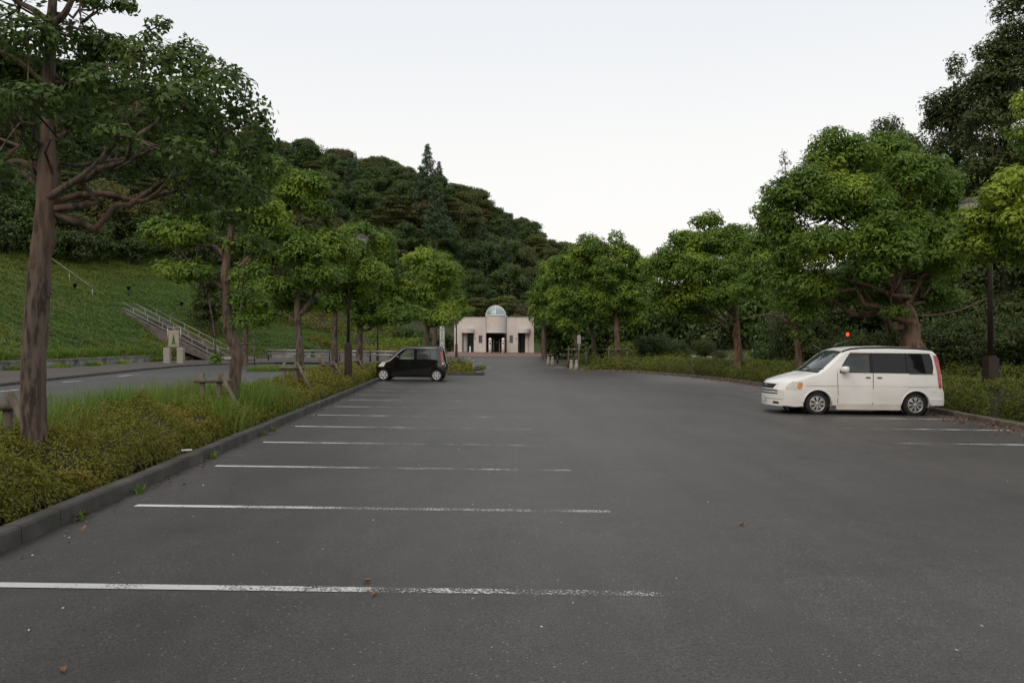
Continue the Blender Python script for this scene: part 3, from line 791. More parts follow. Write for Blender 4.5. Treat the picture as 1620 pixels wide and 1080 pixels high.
# --- right side, near to far
row_tree(1750, 16.0, [(1745, 560), (1735, 480), (1730, 400), (1725, 300), (1720, 200)], [0.26, 0.23, 0.21, 0.18, 0.12, 0.05],
         [(1575, 345, 62, 48), (1545, 385, 44, 34, .5), (1610, 300, 50, 42, -.6), (1600, 400, 60, 32, .9), (1655, 350, 70, 60, -1), (1640, 225, 36, 40), (1625, 165, 24, 26), (1690, 230, 60, 60), (1740, 300, 80, 80), (1730, 140, 80, 60), (1800, 220, 80, 80), (1680, 420, 60, 28)],
         'fresh green camphor tree reaching in from the right edge above the lamp post', CAMPHOR_R, lf_camphor_br, m_bark, leaf=(0.115, 0.055), pr=0.42, cover=2.1, seed=21)
row_tree(1440, 24.5, [(1441, 560), (1440, 525), (1437, 500), (1425, 470), (1420, 430), (1415, 380), (1410, 330)], [0.36, 0.31, 0.29, 0.26, 0.19, 0.13, 0.09, 0.05],
         [(1335, 250, 60, 42), (1400, 240, 45, 34, .8), (1280, 300, 55, 48, -.4), (1350, 320, 70, 50, -1.2), (1440, 290, 60, 50, -.6), (1490, 300, 36, 44, .3), (1245, 370, 42, 48), (1310, 390, 60, 45, -1.4), (1390, 380, 66, 50, -1.6), (1470, 380, 55, 46, -.8),
          (1240, 430, 34, 36, .6), (1290, 450, 40, 30, -.5), (1360, 440, 50, 24, 1.6), (1450, 430, 50, 30, 1.2), (1400, 300, 90, 70, 1.8), (1415, 495, 26, 12, -.8), (1505, 350, 26, 40), (1320, 215, 22, 16), (1215, 340, 30, 34, .4), (1250, 310, 34, 30), (1330, 470, 44, 24, 1.4), (1390, 470, 40, 18, 1.8), (1480, 470, 44, 22, 1.8), (1260, 480, 34, 26, .8), (1430, 410, 40, 26, -1.8), (1500, 420, 36, 34, -.4), (1380, 430, 34, 22, -1.7)],
         'massive camphor tree with broad billowing crown directly behind the white van', CAMPHOR_R, lf_camphor, m_bark_r, leaf=(0.145, 0.07), pr=0.50, cover=2.2, seed=22, first=2.6, nlimb=8, knots=8, sides=20,
         extra_limbs=[(px_path(24.5, [(1430, 480), (1400, 462), (1370, 450, -.3), (1330, 440, -.6)]), 0.09, 0.03),
                      (px_path(24.5, [(1430, 470), (1400, 440), (1388, 410, -.3), (1375, 370, -.5)]), 0.10, 0.04),
                      (px_path(24.5, [(1438, 480), (1450, 455), (1468, 430, .2), (1490, 400, .3)]), 0.09, 0.035),
                      (px_path(24.5, [(1445, 500), (1480, 498, -.2), (1520, 490, -.3), (1555, 475, -.3)]), 0.05, 0.015)])
row_tree(1265, 33.0, [(1264, 570), (1262, 550), (1255, 520), (1245, 490), (1240, 450)], [0.16, 0.14, 0.125, 0.10, 0.08, 0.04],
         [(1225, 420, 34, 26), (1200, 440, 30, 20, .5), (1270, 500, 26, 22, -.7), (1250, 470, 32, 22, .8), (1180, 460, 24, 14, .3), (1295, 480, 26, 20, .5), (1240, 385, 30, 30), (1262, 530, 14, 8, -.8), (1205, 390, 30, 30, 1), (1225, 350, 26, 24, 1)],
         'small leaning tree with open lower branches left of the white van', CAMPHOR_R, lf_camphor, m_bark_r, leaf=(0.16, 0.078), pr=0.45, cover=2.0, seed=23,
         extra_limbs=[(px_path(33, [(1255, 515), (1230, 500), (1205, 498), (1175, 505)]), 0.06, 0.02)])
row_tree(1168, 41.0, [(1168, 560), (1166, 530), (1164, 500), (1155, 460), (1140, 410)], [0.23, 0.205, 0.19, 0.15, 0.10, 0.05],
         [(1095, 385, 40, 28), (1140, 385, 40, 32, .8), (1060, 420, 34, 34), (1105, 430, 50, 34, -1), (1160, 430, 34, 34, -.5), (1075, 470, 40, 26, .6), (1130, 470, 42, 24, -1), (1118, 352, 26, 16, 1), (1040, 455, 22, 24), (1180, 400, 26, 34, .5), (1185, 450, 26, 30, .8), (1045, 490, 26, 18, .5), (1030, 430, 20, 24, 1), (1165, 370, 26, 20, 1), (1095, 500, 30, 14, 1)],
         'tall full camphor tree with orange-brown trunk in the middle of the right row', CAMPHOR_R, lf_camphor, m_bark_r, leaf=(0.18, 0.088), pr=0.62, cover=2.4, seed=24,
         extra_limbs=[(px_path(41, [(1162, 500), (1140, 478), (1120, 450), (1100, 430)]), 0.1, 0.04)])
row_tree(977, 57.3, [(978, 560), (976, 530), (975, 490), (978, 450), (982, 410)], [0.27, 0.23, 0.21, 0.16, 0.10, 0.05],
         [(985, 400, 26, 24), (1000, 430, 26, 30), (965, 430, 30, 32, -.8), (990, 470, 36, 30, -.5), (960, 480, 26, 26), (1012, 480, 18, 26), (975, 378, 14, 14), (1010, 510, 18, 14), (980, 505, 28, 14, .8), (1015, 440, 20, 34, .6), (945, 400, 22, 24, .8)],
         'upright camphor tree with staked thick trunk at the corner of the right hedge', CAMPHOR_R, lf_camphor, m_bark_r, leaf=(0.20, 0.10), pr=0.62, cover=2.4, seed=25)
row_tree(913, 59.0, [(913, 560), (911, 530), (909, 500), (912, 450)], [0.21, 0.18, 0.16, 0.12, 0.06],
         [(925, 398, 30, 24), (905, 430, 34, 32), (940, 430, 26, 30, .8), (890, 470, 26, 34, -.6), (920, 480, 34, 28, -.8), (950, 480, 20, 26), (900, 515, 26, 14), (930, 380, 16, 12), (880, 430, 20, 28, .4), (955, 440, 22, 40, .6), (870, 500, 20, 18)],
         'camphor tree with dome crown behind the two stone bollards at the driveway corner', CAMPHOR_R, lf_camphor, m_bark, leaf=(0.22, 0.11), pr=0.68, cover=1.8, seed=26)
row_tree(861, 76.0, [(861, 555), (861, 520), (864, 480)], [0.30, 0.26, 0.2, 0.1],
         [(866, 460, 28, 32), (884, 430, 22, 24), (850, 485, 20, 22), (872, 500, 26, 18, -1), (848, 500, 14, 14), (893, 460, 20, 30), (868, 425, 18, 16)],
         'farthest right-hand tree, its crown overlapping the white building', CAMPHOR_R, lf_camphor, m_bark, leaf=(0.27, 0.13), pr=0.85, cover=1.8, seed=27)
row_tree(940, 68.0, [(940, 555), (937, 530), (933, 505)], [0.25, 0.22, 0.18, 0.1],
         [(940, 495, 30, 22), (925, 505, 20, 14), (960, 500, 20, 18), (940, 460, 30, 26)],
         'thin-trunked tree on the mound between two staked trees at right', CAMPHOR_R, lf_camphor, m_bark_d, leaf=(0.27, 0.13), pr=0.8, cover=1.8, seed=28)
row_tree(1250, 60.0, [(1250, 540), (1251, 440), (1247, 340), (1243, 250)], [0.20, 0.16, 0.10, 0.05, 0.02],
         [(1243, 280, 14, 30), (1228, 310, 16, 18), (1258, 290, 12, 26), (1240, 250, 8, 14), (1225, 340, 18, 14)],
         'thin half-bare tree poking above the right-hand crowns', 'tall trees behind the right row', lf_olive, m_bark_d, leaf=(0.20, 0.10), pr=0.7, cover=0.45, seed=29, twigs=12)
# tall dark trees behind
row_tree(1405, 42.0, [(1405, 500), (1408, 350), (1405, 220)], [0.35, 0.3, 0.2, 0.06],
         [(1405, 210, 26, 28), (1425, 250, 34, 36), (1385, 250, 30, 34), (1440, 300, 40, 40), (1400, 320, 60, 60), (1440, 235, 30, 30), (1370, 290, 40, 30)],
         'dark pointed tree rising just behind the crown above the white van', 'tall trees behind the right row', lf_dark, m_bark_d, leaf=(0.22, 0.09), pr=0.6, cover=1.5, seed=31, thin=0.8)
row_tree(1512, 38.0, [(1512, 500), (1512, 300), (1512, 130)], [0.38, 0.32, 0.2, 0.06],
         [(1514, 108, 12, 24), (1510, 160, 32, 34), (1495, 190, 36, 34, .5), (1538, 200, 42, 46), (1490, 250, 50, 46), (1530, 290, 60, 60), (1478, 170, 18, 24), (1510, 350, 70, 60), (1545, 150, 24, 34)],
         'tall dark evergreen with twin tips, second from the right edge', 'tall trees behind the right row', lf_dark, m_bark_d, leaf=(0.20, 0.085), pr=0.5, cover=1.5, seed=32, thin=0.85)
row_tree(1595, 34.0, [(1595, 520), (1595, 300), (1590, 40)], [0.42, 0.36, 0.22, 0.06],
         [(1592, 12, 18, 36), (1604, 66, 40, 46), (1572, 85, 30, 40), (1558, 132, 32, 38), (1615, 140, 60, 60), (1575, 195, 60, 50), (1630, 260, 70, 70), (1560, 270, 60, 50), (1645, -20, 50, 70), (1590, 350, 80, 70), (1580, 140, 30, 40, 2)],
         'tallest dark evergreen filling the top right corner', 'tall trees behind the right row', lf_dark, m_bark_d, leaf=(0.19, 0.08), pr=0.5, cover=1.5, seed=33, thin=0.85)
print('row leaves', nleaf)

# ------------------------------------------------------------------ woodland trees (one mesh each, shared between copies)
def wood_mesh(name, kind, rg, leaf, cover=1.9):
    Ps, Ns = [], []; puffs = []
    if kind == 'broad':
        H, R = 7.5, 3.1
        for _ in range(24):
            a = rg.uniform(0, 6.28); e_ = rg.uniform(0.02, 1.45)
            c = np.array([math.cos(a)*math.cos(e_)*R*0.72, math.sin(a)*math.cos(e_)*R*0.72, H*0.45 + math.sin(e_)*H*0.42])
            s = rg.uniform(0.55, 1.2); puffs.append((c, np.array([s, s, s*0.75])))
        puffs.append((np.array([0, 0, H*0.5]), np.array([R*0.7, R*0.7, H*0.3])))
    elif kind == 'tier':
        H, R = 7.0, 3.6
        for i in range(15):
            z = H * (0.35 + 0.62 * (i / 14)); rr = R * (1.05 - 0.75 * (i / 14)**1.5) * rg.uniform(0.55, 1)
            a = i * 2.4 + rg.uniform(-.3, .3)
            puffs.append((np.array([math.cos(a)*rr*.65, math.sin(a)*rr*.65, z]), np.array([1.5, 1.5, 0.33]) * rg.uniform(.7, 1.1)))
    elif kind == 'cedar':
        H, R = 11.0, 2.1
        for i in range(34):
            t = i / 33; z = H * (0.18 + 0.82 * t); rr = R * (1 - t) ** 0.8 * rg.uniform(0.6, 1)
            a = i * 2.4
            s = 0.35 + 0.75 * (1 - t)
            puffs.append((np.array([math.cos(a)*rr, math.sin(a)*rr, z]), np.array([s, s, s * 0.8])))
    else:  # bush
        H, R = 3.0, 1.8
        for _ in range(9):
            a = rg.uniform(0, 6.28); d = rg.uniform(0, 1)
            s = rg.uniform(0.6, 1.0)
            puffs.append((np.array([math.cos(a)*R*d*.6, math.sin(a)*R*d*.6, rg.uniform(.5, H*.7)]), np.array([s, s, s*.8])))
    for c, r in puffs:
        n = int(cover * 4*PI*(r[0]*r[0] + 2*r[0]*r[2])/3 / (leaf[0]*leaf[1]*0.5) * 0.5)
        p, nn = puff_points(c, r, n, rg, 0.4, lump=0.3); Ps.append(p); Ns.append(nn)
    P = np.concatenate(Ps); Nn = np.concatenate(Ns)
    V = leaf_quads(P, Nn, leaf[0], leaf[1], 0.8, 0.2, rg)
    Q = quad_idx(len(P))
    tb = MB(); tb.tube([(0, 0, -1.5), (0.1, 0, H*0.3), (0, 0.1, H*0.8)], [0.2, 0.16, 0.06], 6, caps=False)
    for c, r in puffs[:12]:
        tb.tube([(0.05, 0, min(H*0.3, c[2])), (c[0]*.5, c[1]*.5, c[2]*0.8), tuple(c)], [0.07, 0.05, 0.02], 4, caps=False)
    tv = np.array(tb.v); tf = np.array(tb.f)
    Vall = np.concatenate([V, tv]); Qall = np.concatenate([Q, tf + len(V)])
    mi = np.concatenate([np.zeros(len(Q)), np.ones(len(tf))])
    return np_mesh(name, Vall, Qall, False, mi)
rgf = np.random.default_rng(44)
WOOD = {}
for kind, mats, label in (('broad', (lf_forest,), 'dark green round-crowned tree'), ('broad', (lf_forest,), 'dark green round-crowned tree'), ('broad', (lf_olive,), 'olive green round-crowned tree'),
                          ('broad', (lf_brown,), 'brownish round-crowned tree'), ('tier', (lf_olive,), 'olive tree with flat tiers of leaves'), ('tier', (lf_brown,), 'brown-tinged tree with flat tiers'), ('cedar', (lf_cedar,), 'dark pointed cedar'), ('bush', (lf_camphor_dk,), 'bush'), ('bush', (lf_dark,), 'bush')):
    me = wood_mesh('wood_' + kind, kind, rgf, (0.25, 0.14))
    me.materials.append(mats[0]); me.materials.append(m_bark_d)
    WOOD.setdefault(kind, []).append((me, label))
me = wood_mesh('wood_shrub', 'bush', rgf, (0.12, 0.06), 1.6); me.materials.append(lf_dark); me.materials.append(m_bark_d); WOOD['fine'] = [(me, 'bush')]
ALLW = WOOD['broad'] + WOOD['tier'] + WOOD['cedar']
def wood_tree(me, x, y, s, label, group, name='forest_tree', cat='tree', z=None, sz=None):
    o = link(name, me, label=label, cat=cat, group=group)
    o.location = (x, y, T1(x, y) if z is None else z)
    o.rotation_euler = (0, 0, random.uniform(0, 6.28))
    o.scale = (s, s, s * (sz or random.uniform(0.9, 1.12)))
    if name == 'forest_tree' and group == 'trees of the forested hill': o.location.z -= 2.1 * s; o.scale.x *= 1.15; o.scale.y *= 1.15
    return o
cells = []
for gy in np.arange(66, 190, 4.9):
    for gx in np.arange(-85, 40, 4.9):
        x = gx + random.uniform(-1.7, 1.7); y = gy + random.uniform(-1.7, 1.7)
        d = float(foot_dist(np.array(x), np.array(y))); px = CX + F * x / y
        if px < -60 or px > 1010: continue
        lim = np.interp(x, [-30, -24, -14, -6, 5], [16.0, 15, 10, 3.5, 1.8])
        if d < lim: continue
        z = T1(x, y); zt_ = z + 8
        if d > 95: continue
        cells.append((x, y, d, px, z))
# keep the ones that can be seen: nearest at each bearing by rising elevation
cells.sort(key=lambda c: c[1])
horizon = {}
kept = []
for c in cells:
    b = int(c[3] / 14); top = (c[4] + 7.2 - CAMH) / c[1]
    hb = max(horizon.get(b, -1), min(horizon.get(b-1, -1), horizon.get(b+1, -1)))
    if top < hb + 0.001: continue
    horizon[b] = max(horizon.get(b, -1), top - 0.004)
    kept.append(c)
print('forest', len(cells), len(kept))
print('kept', len(kept))
for (x, y, d, px, z) in kept[:299]:
    u = random.random()
    bx = 0.5 + 0.5 * math.sin(x * 0.11 + y * 0.07) 
    if u < 0.50: me, lb = WOOD['broad'][random.choice((0, 1))]
    elif u < 0.68: me, lb = WOOD['broad'][2]
    elif u < 0.68 + 0.03 * bx: me, lb = WOOD['broad'][3]
    elif u < 0.86: me, lb = WOOD['tier'][0]
    elif u < 0.87: me, lb = WOOD['tier'][1]
    else: me, lb = WOOD['cedar'][0]
    s = random.choice((0.62, 0.78, 0.9, 0.98, 1.08)) * random.uniform(0.92, 1.08) * (0.85 if 'cedar' in lb else 1)
    wood_tree(me, x, y, s, lb + ' among the dense forest covering the hill', 'trees of the forested hill')
p = at(676, 243, 132)
o = wood_tree(WOOD['cedar'][0][0], p.x, p.y, 1.1, 'solitary tall cedar sticking up above the ridge line', None, name='cedar_tree', z=p.z - 10.6, sz=1.0)
o = wood_tree(WOOD['cedar'][0][0], at(690, 300, 118).x, 118, 1.0, 'second cedar just below the solitary tall one on the ridge', None, name='cedar_tree', z=at(690, 290, 118).z - 10.0, sz=1.0)
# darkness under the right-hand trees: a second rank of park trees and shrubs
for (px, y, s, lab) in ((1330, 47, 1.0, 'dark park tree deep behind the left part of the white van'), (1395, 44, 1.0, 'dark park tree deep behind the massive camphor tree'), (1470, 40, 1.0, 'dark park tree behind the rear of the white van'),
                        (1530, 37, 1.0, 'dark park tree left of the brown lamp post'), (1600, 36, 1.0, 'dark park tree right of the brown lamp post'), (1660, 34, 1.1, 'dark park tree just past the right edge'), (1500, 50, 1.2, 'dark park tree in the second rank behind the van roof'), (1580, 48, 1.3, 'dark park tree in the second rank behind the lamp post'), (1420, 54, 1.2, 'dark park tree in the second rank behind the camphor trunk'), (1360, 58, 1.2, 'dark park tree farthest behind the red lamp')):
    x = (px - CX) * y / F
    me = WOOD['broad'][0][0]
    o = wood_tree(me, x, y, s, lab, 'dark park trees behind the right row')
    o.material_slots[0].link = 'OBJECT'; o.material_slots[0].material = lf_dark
for i, (px, y, s, lab) in enumerate(((900, 92, .85, 'background tree beside the right end of the white building'), (935, 88, .8, 'background tree behind the driveway corner'), (975, 92, .85, 'background tree behind the staked trunk at the hedge corner'), (1015, 86, .75, 'background tree behind the round dark shrub'), (1055, 96, .9, 'background tree behind the gap in the right row'),
                                     (1100, 92, .9, 'background tree left of the orange-brown trunk'), (1145, 100, .95, 'background tree behind the tall full camphor'), (1190, 94, .95, 'background tree above the pale utility boxes'), (1235, 90, .95, 'background tree behind the small leaning tree'), (1285, 88, 1., 'background tree behind the van windscreen'), (1325, 80, 1., 'background tree left of the red lamp'))):
    x = (px - CX) * y / F
    wood_tree(WOOD['broad'][i % 3][0], x, y, s, lab, 'background trees of the park')
fr = []
for (x, y, lm) in [(x_, y_, l_) for y_ in np.arange(62, 100, 2.1) for l_ in (0.0, 2.4) for x_ in [None]]:
    fx_ = None
    for xx in np.arange(-70, -8, 0.6):
        d = float(foot_dist(np.array(xx), np.array(y)))
        lim = np.interp(xx, [-30, -24, -14, -6, 5], [16.0, 15, 10, 3.5, 1.8]) + lm
        if d < lim: break
        fx_ = xx
    if fx_ is not None and -90 < CX + F * fx_ / y < 760: fr.append((fx_, y))
for (x, y) in fr:
    x += random.uniform(-.6, .6); y += random.uniform(-.5, .5)
    wood_tree(WOOD['bush'][random.choice((0, 1, 1))][0], x, y, random.uniform(0.9, 1.5), 'bush in the thicket between the grassy slope and the hill trees', 'thicket along the top of the slope', name='shrub', cat='shrub')
for i in range(64):
    px = random.uniform(875, 1345); y = random.uniform(74, 96); x = (px - CX) * y / F
    o = wood_tree(WOOD['bush'][random.choice((0, 1))][0], x, y, random.uniform(1.3, 2.1), 'dark bush in the dense thicket closing the park lawn', 'thicket behind the park lawn', name='shrub', cat='shrub', sz=1.25)
for i in range(26):
    px = random.uniform(1240, 1720); y = random.uniform(30, 46) if px > 1400 else random.uniform(42, 60); x = (px - CX) * y / F
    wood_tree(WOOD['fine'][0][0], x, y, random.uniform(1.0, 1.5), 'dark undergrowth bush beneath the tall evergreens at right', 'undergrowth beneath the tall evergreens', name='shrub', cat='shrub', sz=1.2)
def shrub(px, py, y, s, lab, which=1, grp='shrubs in the park behind the right hedge', sz=1.0):
    x = (px - CX) * y / F
    return wood_tree(WOOD['fine'][0][0] if which else WOOD['bush'][0][0], x, y, s, lab, grp, name='shrub', cat='shrub', sz=sz)
shrub(1030, 0, 62, 1.0, 'round dark shrub right of the staked trunk at the hedge corner')
shrub(1078, 0, 60, .85, 'dark conical shrub left of the pale park path')
shrub(1115, 0, 66, .7, 'low dark shrub at the foot of the bare branches')
shrub(1135, 0, 60, .5, 'small shrub left of the orange-brown trunk')
shrub(1225, 0, 48, .9, 'green shrub behind the small leaning tree', 0)
shrub(1315, 0, 40, .9, 'dark shrub under the red lamp')
shrub(1385, 0, 36, 1.0, 'dark shrub behind the roof of the van')
shrub(1490, 0, 33, 1.1, 'dark shrub behind the rear window of the van')
shrub(1535, 0, 31, 1.1, 'dark shrub left of the brown lamp post base')
shrub(1600, 0, 29, 1.1, 'dark shrub right of the brown lamp post base')
shrub(1650, 0, 28, 1.2, 'dark shrub at the right edge')
for i, (px, y, s) in enumerate(((430, 88, .9), (455, 90, 1.), (480, 92, 1.), (510, 95, 1.), (545, 96, .9), (575, 98, 1.), (605, 97, 1.), (635, 95, 1.), (660, 96, 1.1), (690, 98, 1.), (712, 99, .9), (410, 86, 1.))):
    shrub(px, 0, y, s, 'green bush at the foot of the wooded hill behind the azalea mounds', 0, 'bushes at the foot of the hill')
# ------------------------------------------------------------------ clipped shrubs along paths
def hedge(name, label, pts, width, height, leaf, mat, cover=2.2, seed=1, group=None, ridge=0.0, cat='hedge', zf=T, taper=True, lump=0.12, shag=1.0, core=m_core):
    rg = np.random.default_rng(seed)
    P = resample(pts, 0.25); n = len(P); C = np.array([[p.x, p.y] for p in P])
    Tn = np.gradient(C, axis=0); Tn /= np.linalg.norm(Tn, axis=1, keepdims=True)
    Nn = np.stack([-Tn[:, 1], Tn[:, 0]], 1)
    Ltot = sum((b - a).length for a, b in zip(P[:-1], P[1:]))
    ph = rg.uniform(0, 6.28, 8)
    w = width if callable(width) else (lambda s: width)
    def surf(s, u):
        """s metres along, u in -1..1 across; returns world x,y and height above ground"""
        i = np.clip(s / Ltot * (n - 1), 0, n - 1.001); i0 = i.astype(int); f = (i - i0)[:, None]
        c = C[i0] * (1 - f) + C[i0 + 1] * f; nn = Nn[i0] * (1 - f) + Nn[i0 + 1] * f
        ww = w(s) / 2
        xy = c + nn * (u * ww)[:, None]
        lm = 1 + lump * (np.sin(xy[:, 0]*2.3+ph[0]) * np.sin(xy[:, 1]*1.9+ph[1]) + 0.8*np.sin(xy[:, 0]*4.1+ph[2]+xy[:, 1]) * np.sin(xy[:, 1]*3.7+ph[3]) + 0.5*np.sin(xy[:, 0]*9+ph[4])*np.sin(xy[:, 1]*8+ph[5]))
        prof = np.clip(1 - np.abs(u) ** 3.2, 0, 1) ** 0.5
        end = np.clip(np.minimum(s, Ltot - s) / (height * 0.9), 0, 1) if taper else 1.0
        end = np.sqrt(np.clip(1 - (1 - end) ** 2, 0, 1)) if taper else 1.0
        return xy, height * prof * end * lm
    root = empty(name, (C[0][0], C[0][1], float(zf(C[0][0], C[0][1]))), label=label, cat=cat, group=group)
    base = np.array(root.location)
    # core of twigs
    ns = max(4, int(Ltot / 0.35)); nu = 11
    S, U = np.meshgrid(np.linspace(0.02, Ltot - 0.02, ns), np.linspace(-0.96, 0.96, nu), indexing='ij')
    xy, h = surf(S.ravel(), U.ravel())
    z = zf(xy[:, 0], xy[:, 1]) + np.maximum(h - leaf[0] * 2.6, 0.0) * 0.93
    V = np.column_stack([xy, z]) - base
    idx = np.arange(ns * nu).reshape(ns, nu)
    Q = np.stack([idx[:-1, :-1], idx[:-1, 1:], idx[1:, 1:], idx[1:, :-1]], -1).reshape(-1, 4)
    link('twigs', np_mesh('twigs', V, Q, True), core, root)
    # leaves
    wid = float(np.mean(w(np.linspace(0, Ltot, 9)))) if callable(width) else width
    N = int(cover * Ltot * (wid + 2 * height) / (leaf[0] * leaf[1] * 0.5) * 0.5)
    M_ = max(8, N // 22); dome = leaf[0] * 2.6; ci = rg.integers(0, M_, N)
    sc_ = rg.uniform(0, Ltot, M_); qc = rg.uniform(-1, 1, M_); lift = rg.uniform(-0.9, 1.0, M_) * leaf[0] * 0.95 * shag
    ds_ = rg.normal(size=N) * dome * 0.45; dq_ = rg.normal(size=N) * dome * 0.45
    s = np.clip(sc_[ci] + ds_, 0, Ltot); q = np.clip(qc[ci] + dq_ / (wid / 2), -1, 1)
    rise_ = lift[ci] + leaf[0] * 1.2 * (1 - (ds_**2 + dq_**2) / dome**2)
    side = rg.uniform(size=M_)[ci] < 2 * height / (wid + 2 * height)
    u = np.where(side, np.sign(q) * (0.80 + 0.2 * np.abs(q) ** 0.5), q)
    xy, h = surf(s, u)
    e_ = 0.02
    xy2, h2 = surf(np.clip(s + 0.06, 0, Ltot), u); xy3, h3 = surf(s, np.clip(u + 0.06, -1, 1))
    a = np.column_stack([xy2 - xy, (h2 - h)]); b = np.column_stack([xy3 - xy, (h3 - h)])
    nn = np.cross(a, b); nn = np.where(nn[:, 2:3] < 0, -nn, nn); nn = unit(nn + 1e-6)
    depth = leaf[0] * 1.8 * rg.uniform(-0.3, 1.0, N) ** 1
    zz = zf(xy[:, 0], xy[:, 1]) + np.maximum(h - depth + rise_, 0.01)
    # leaf clusters stand up in little sprays
    Pp = np.column_stack([xy, zz]) - base + rg.normal(size=(N, 3)) * leaf[0] * 0.25
    V = leaf_quads(Pp, nn, leaf[0], leaf[1], 1.0, -0.15, rg)
    link('foliage', np_mesh('foliage', V, quad_idx(N)), mat, root)
    return root

def blades(name, label, pts, hgt, wid, mat, seed=1, bend=0.35, zf=T, z0=0.0):
    rg = np.random.default_rng(seed); pts = np.asarray(pts, float); n = len(pts)
    z = zf(pts[:, 0], pts[:, 1]) + z0
    a = rg.uniform(0, 6.28, n); l = hgt * rg.uniform(0.45, 1.15, n); bd = bend * rg.uniform(0.3, 1.3, n)
    d = np.stack([np.cos(a), np.sin(a)], 1); pr = np.stack([-np.sin(a), np.cos(a)], 1) * (wid / 2)
    seg = [0, 0.45, 0.8, 1.0]; V = []
    for k_, t in enumerate(seg):
        off = d * (bd * l * t * t)[:, None]; zz = z + l * (t - 0.35 * bd * t * t)
        wk = (1 - t) ** 0.6 if t < 1 else 0.04
        for sgn in (-1, 1):
            V.append(np.column_stack([pts + off + sgn * pr * wk, zz]))
    V = np.stack(V, 1).reshape(-1, 3)
    b = np.arange(n)[:, None] * 8
    Q = np.concatenate([b + np.array([[2*k_, 2*k_+1, 2*k_+3, 2*k_+2]]) for k_ in range(3)])
    return link(name, np_mesh(name, V, Q), mat, label=label, kind='stuff')

# left island: near azaleas (small leaves) then farther ones
off = 0.40 + 1.12
hedge('azalea_hedge', 'clipped yellow-green azalea hedge nearest the camera behind the left kerb', [(kerb_x(3) - off, 3), (kerb_x(13.2) - off, 13.2)], 2.25, 0.56, (0.044, 0.020), lf_azalea, 2.9, 51, 'azaleas in the left island', lump=0.26)
hedge('azalea_hedge', 'weedy stretch of azalea hedge below the second island tree', [(kerb_x(12.8) - off, 12.8), (kerb_x(24) - off, 24)], 2.25, 0.48, (0.065, 0.030), lf_azalea, 2.0, 52, 'azaleas in the left island', lump=0.2)
hedge('azalea_hedge', 'golden azalea hedge leading up to the black car', [(kerb_x(23.5) - off, 23.5), (kerb_x(42) - off, 42)], 2.2, 0.56, (0.10, 0.05), lf_azalea, 2.0, 53, 'azaleas in the left island', lump=0.12)
hedge('azalea_hedge', 'small azalea clump behind the rear bumper of the black car', [(-6.3, 44.9), (-2.3, 44.9)], 1.7, 0.55, (0.14, 0.07), lf_azalea, 2.0, 54, 'azaleas near the driveway')
hedge('azalea_hedge', 'small azalea clump at the foot of the far dark lamp post', [(-8.6, 54.6), (-3.1, 54.6)], 3.2, 0.60, (0.16, 0.08), lf_azalea_g, 2.0, 55, 'azaleas near the driveway')
# right side
hedge('azalea_hedge', 'clipped hedge right of the brown lamp post at the right edge', [(13.1, 9), (13.5, 14.5), (14.4, 19.5)], 2.9, 0.72, (0.070, 0.034), lf_azalea_g, 1.9, 56, 'azaleas along the right kerb', lump=0.05, shag=0.5)
hedge('azalea_hedge', 'clipped hedge behind the rear wheel of the white van', [(14.0, 19.3), (14.3, 24), (14.3, 28.5)], 3.1, 0.84, (0.08, 0.038), lf_azalea_g, 2.0, 57, 'azaleas along the right kerb', lump=0.05, shag=0.5)
hedge('azalea_hedge', 'long clipped hedge from the van bonnet back to the bend of the right kerb', [(14.1, 28.2), (14.0, 36), (13.7, 43.5), (12.4, 49.8), (10.2, 53.6)], 3.5, 1.0, (0.11, 0.055), lf_azalea_g, 2.0, 58, 'azaleas along the right kerb', lump=0.05, shag=0.5)
hedge('azalea_hedge', 'clipped hedge behind the kerb corner with the black garden light', [(10.6, 54.9), (5.9, 55.3)], 2.4, 0.85, (0.14, 0.07), lf_azalea_g, 2.0, 59, 'azaleas along the right kerb', lump=0.05, shag=0.5)
hedge('azalea_hedge', 'short clipped hedge by the far pair of bollards', [(8.3, 64.6), (4.9, 64.6)], 2.6, 0.80, (0.16, 0.08), lf_azalea_g, 2.0, 60, 'azaleas along the right kerb')
hedge('azalea_hedge', 'low hedge behind the staked tree at the hedge corner', [(8.0, 59.5), (15, 58)], 1.8, 1.0, (0.16, 0.08), lf_azalea_g, 2.0, 61, 'hedges on the park lawn')
hedge('azalea_hedge', 'rounded high mound of clipped shrub between two trunks at right', [(8.2, 66), (12.5, 66)], 3.4, 1.7, (0.18, 0.09), lf_mound, 2.0, 62, 'hedges on the park lawn')
hedge('azalea_hedge', 'dark box-cut hedge left of the small leaning tree', [(17.0, 44), (18.2, 38.5)], 1.5, 0.95, (0.13, 0.06), lf_azalea_g, 2.0, 63, 'hedges on the park lawn')
hedge('azalea_hedge', 'square dark hedge behind the white van bonnet', [(17.5, 36.5), (20.5, 36.0)], 1.6, 1.15, (0.12, 0.06), lf_azalea_g, 2.0, 64, 'hedges on the park lawn')
hedge('azalea_hedge', 'second hedge bank under the dark trees behind the van', [(18.0, 33), (19, 27), (19.5, 20)], 3.2, 1.0, (0.11, 0.055), lf_azalea_g, 1.9, 65, 'hedges on the park lawn')
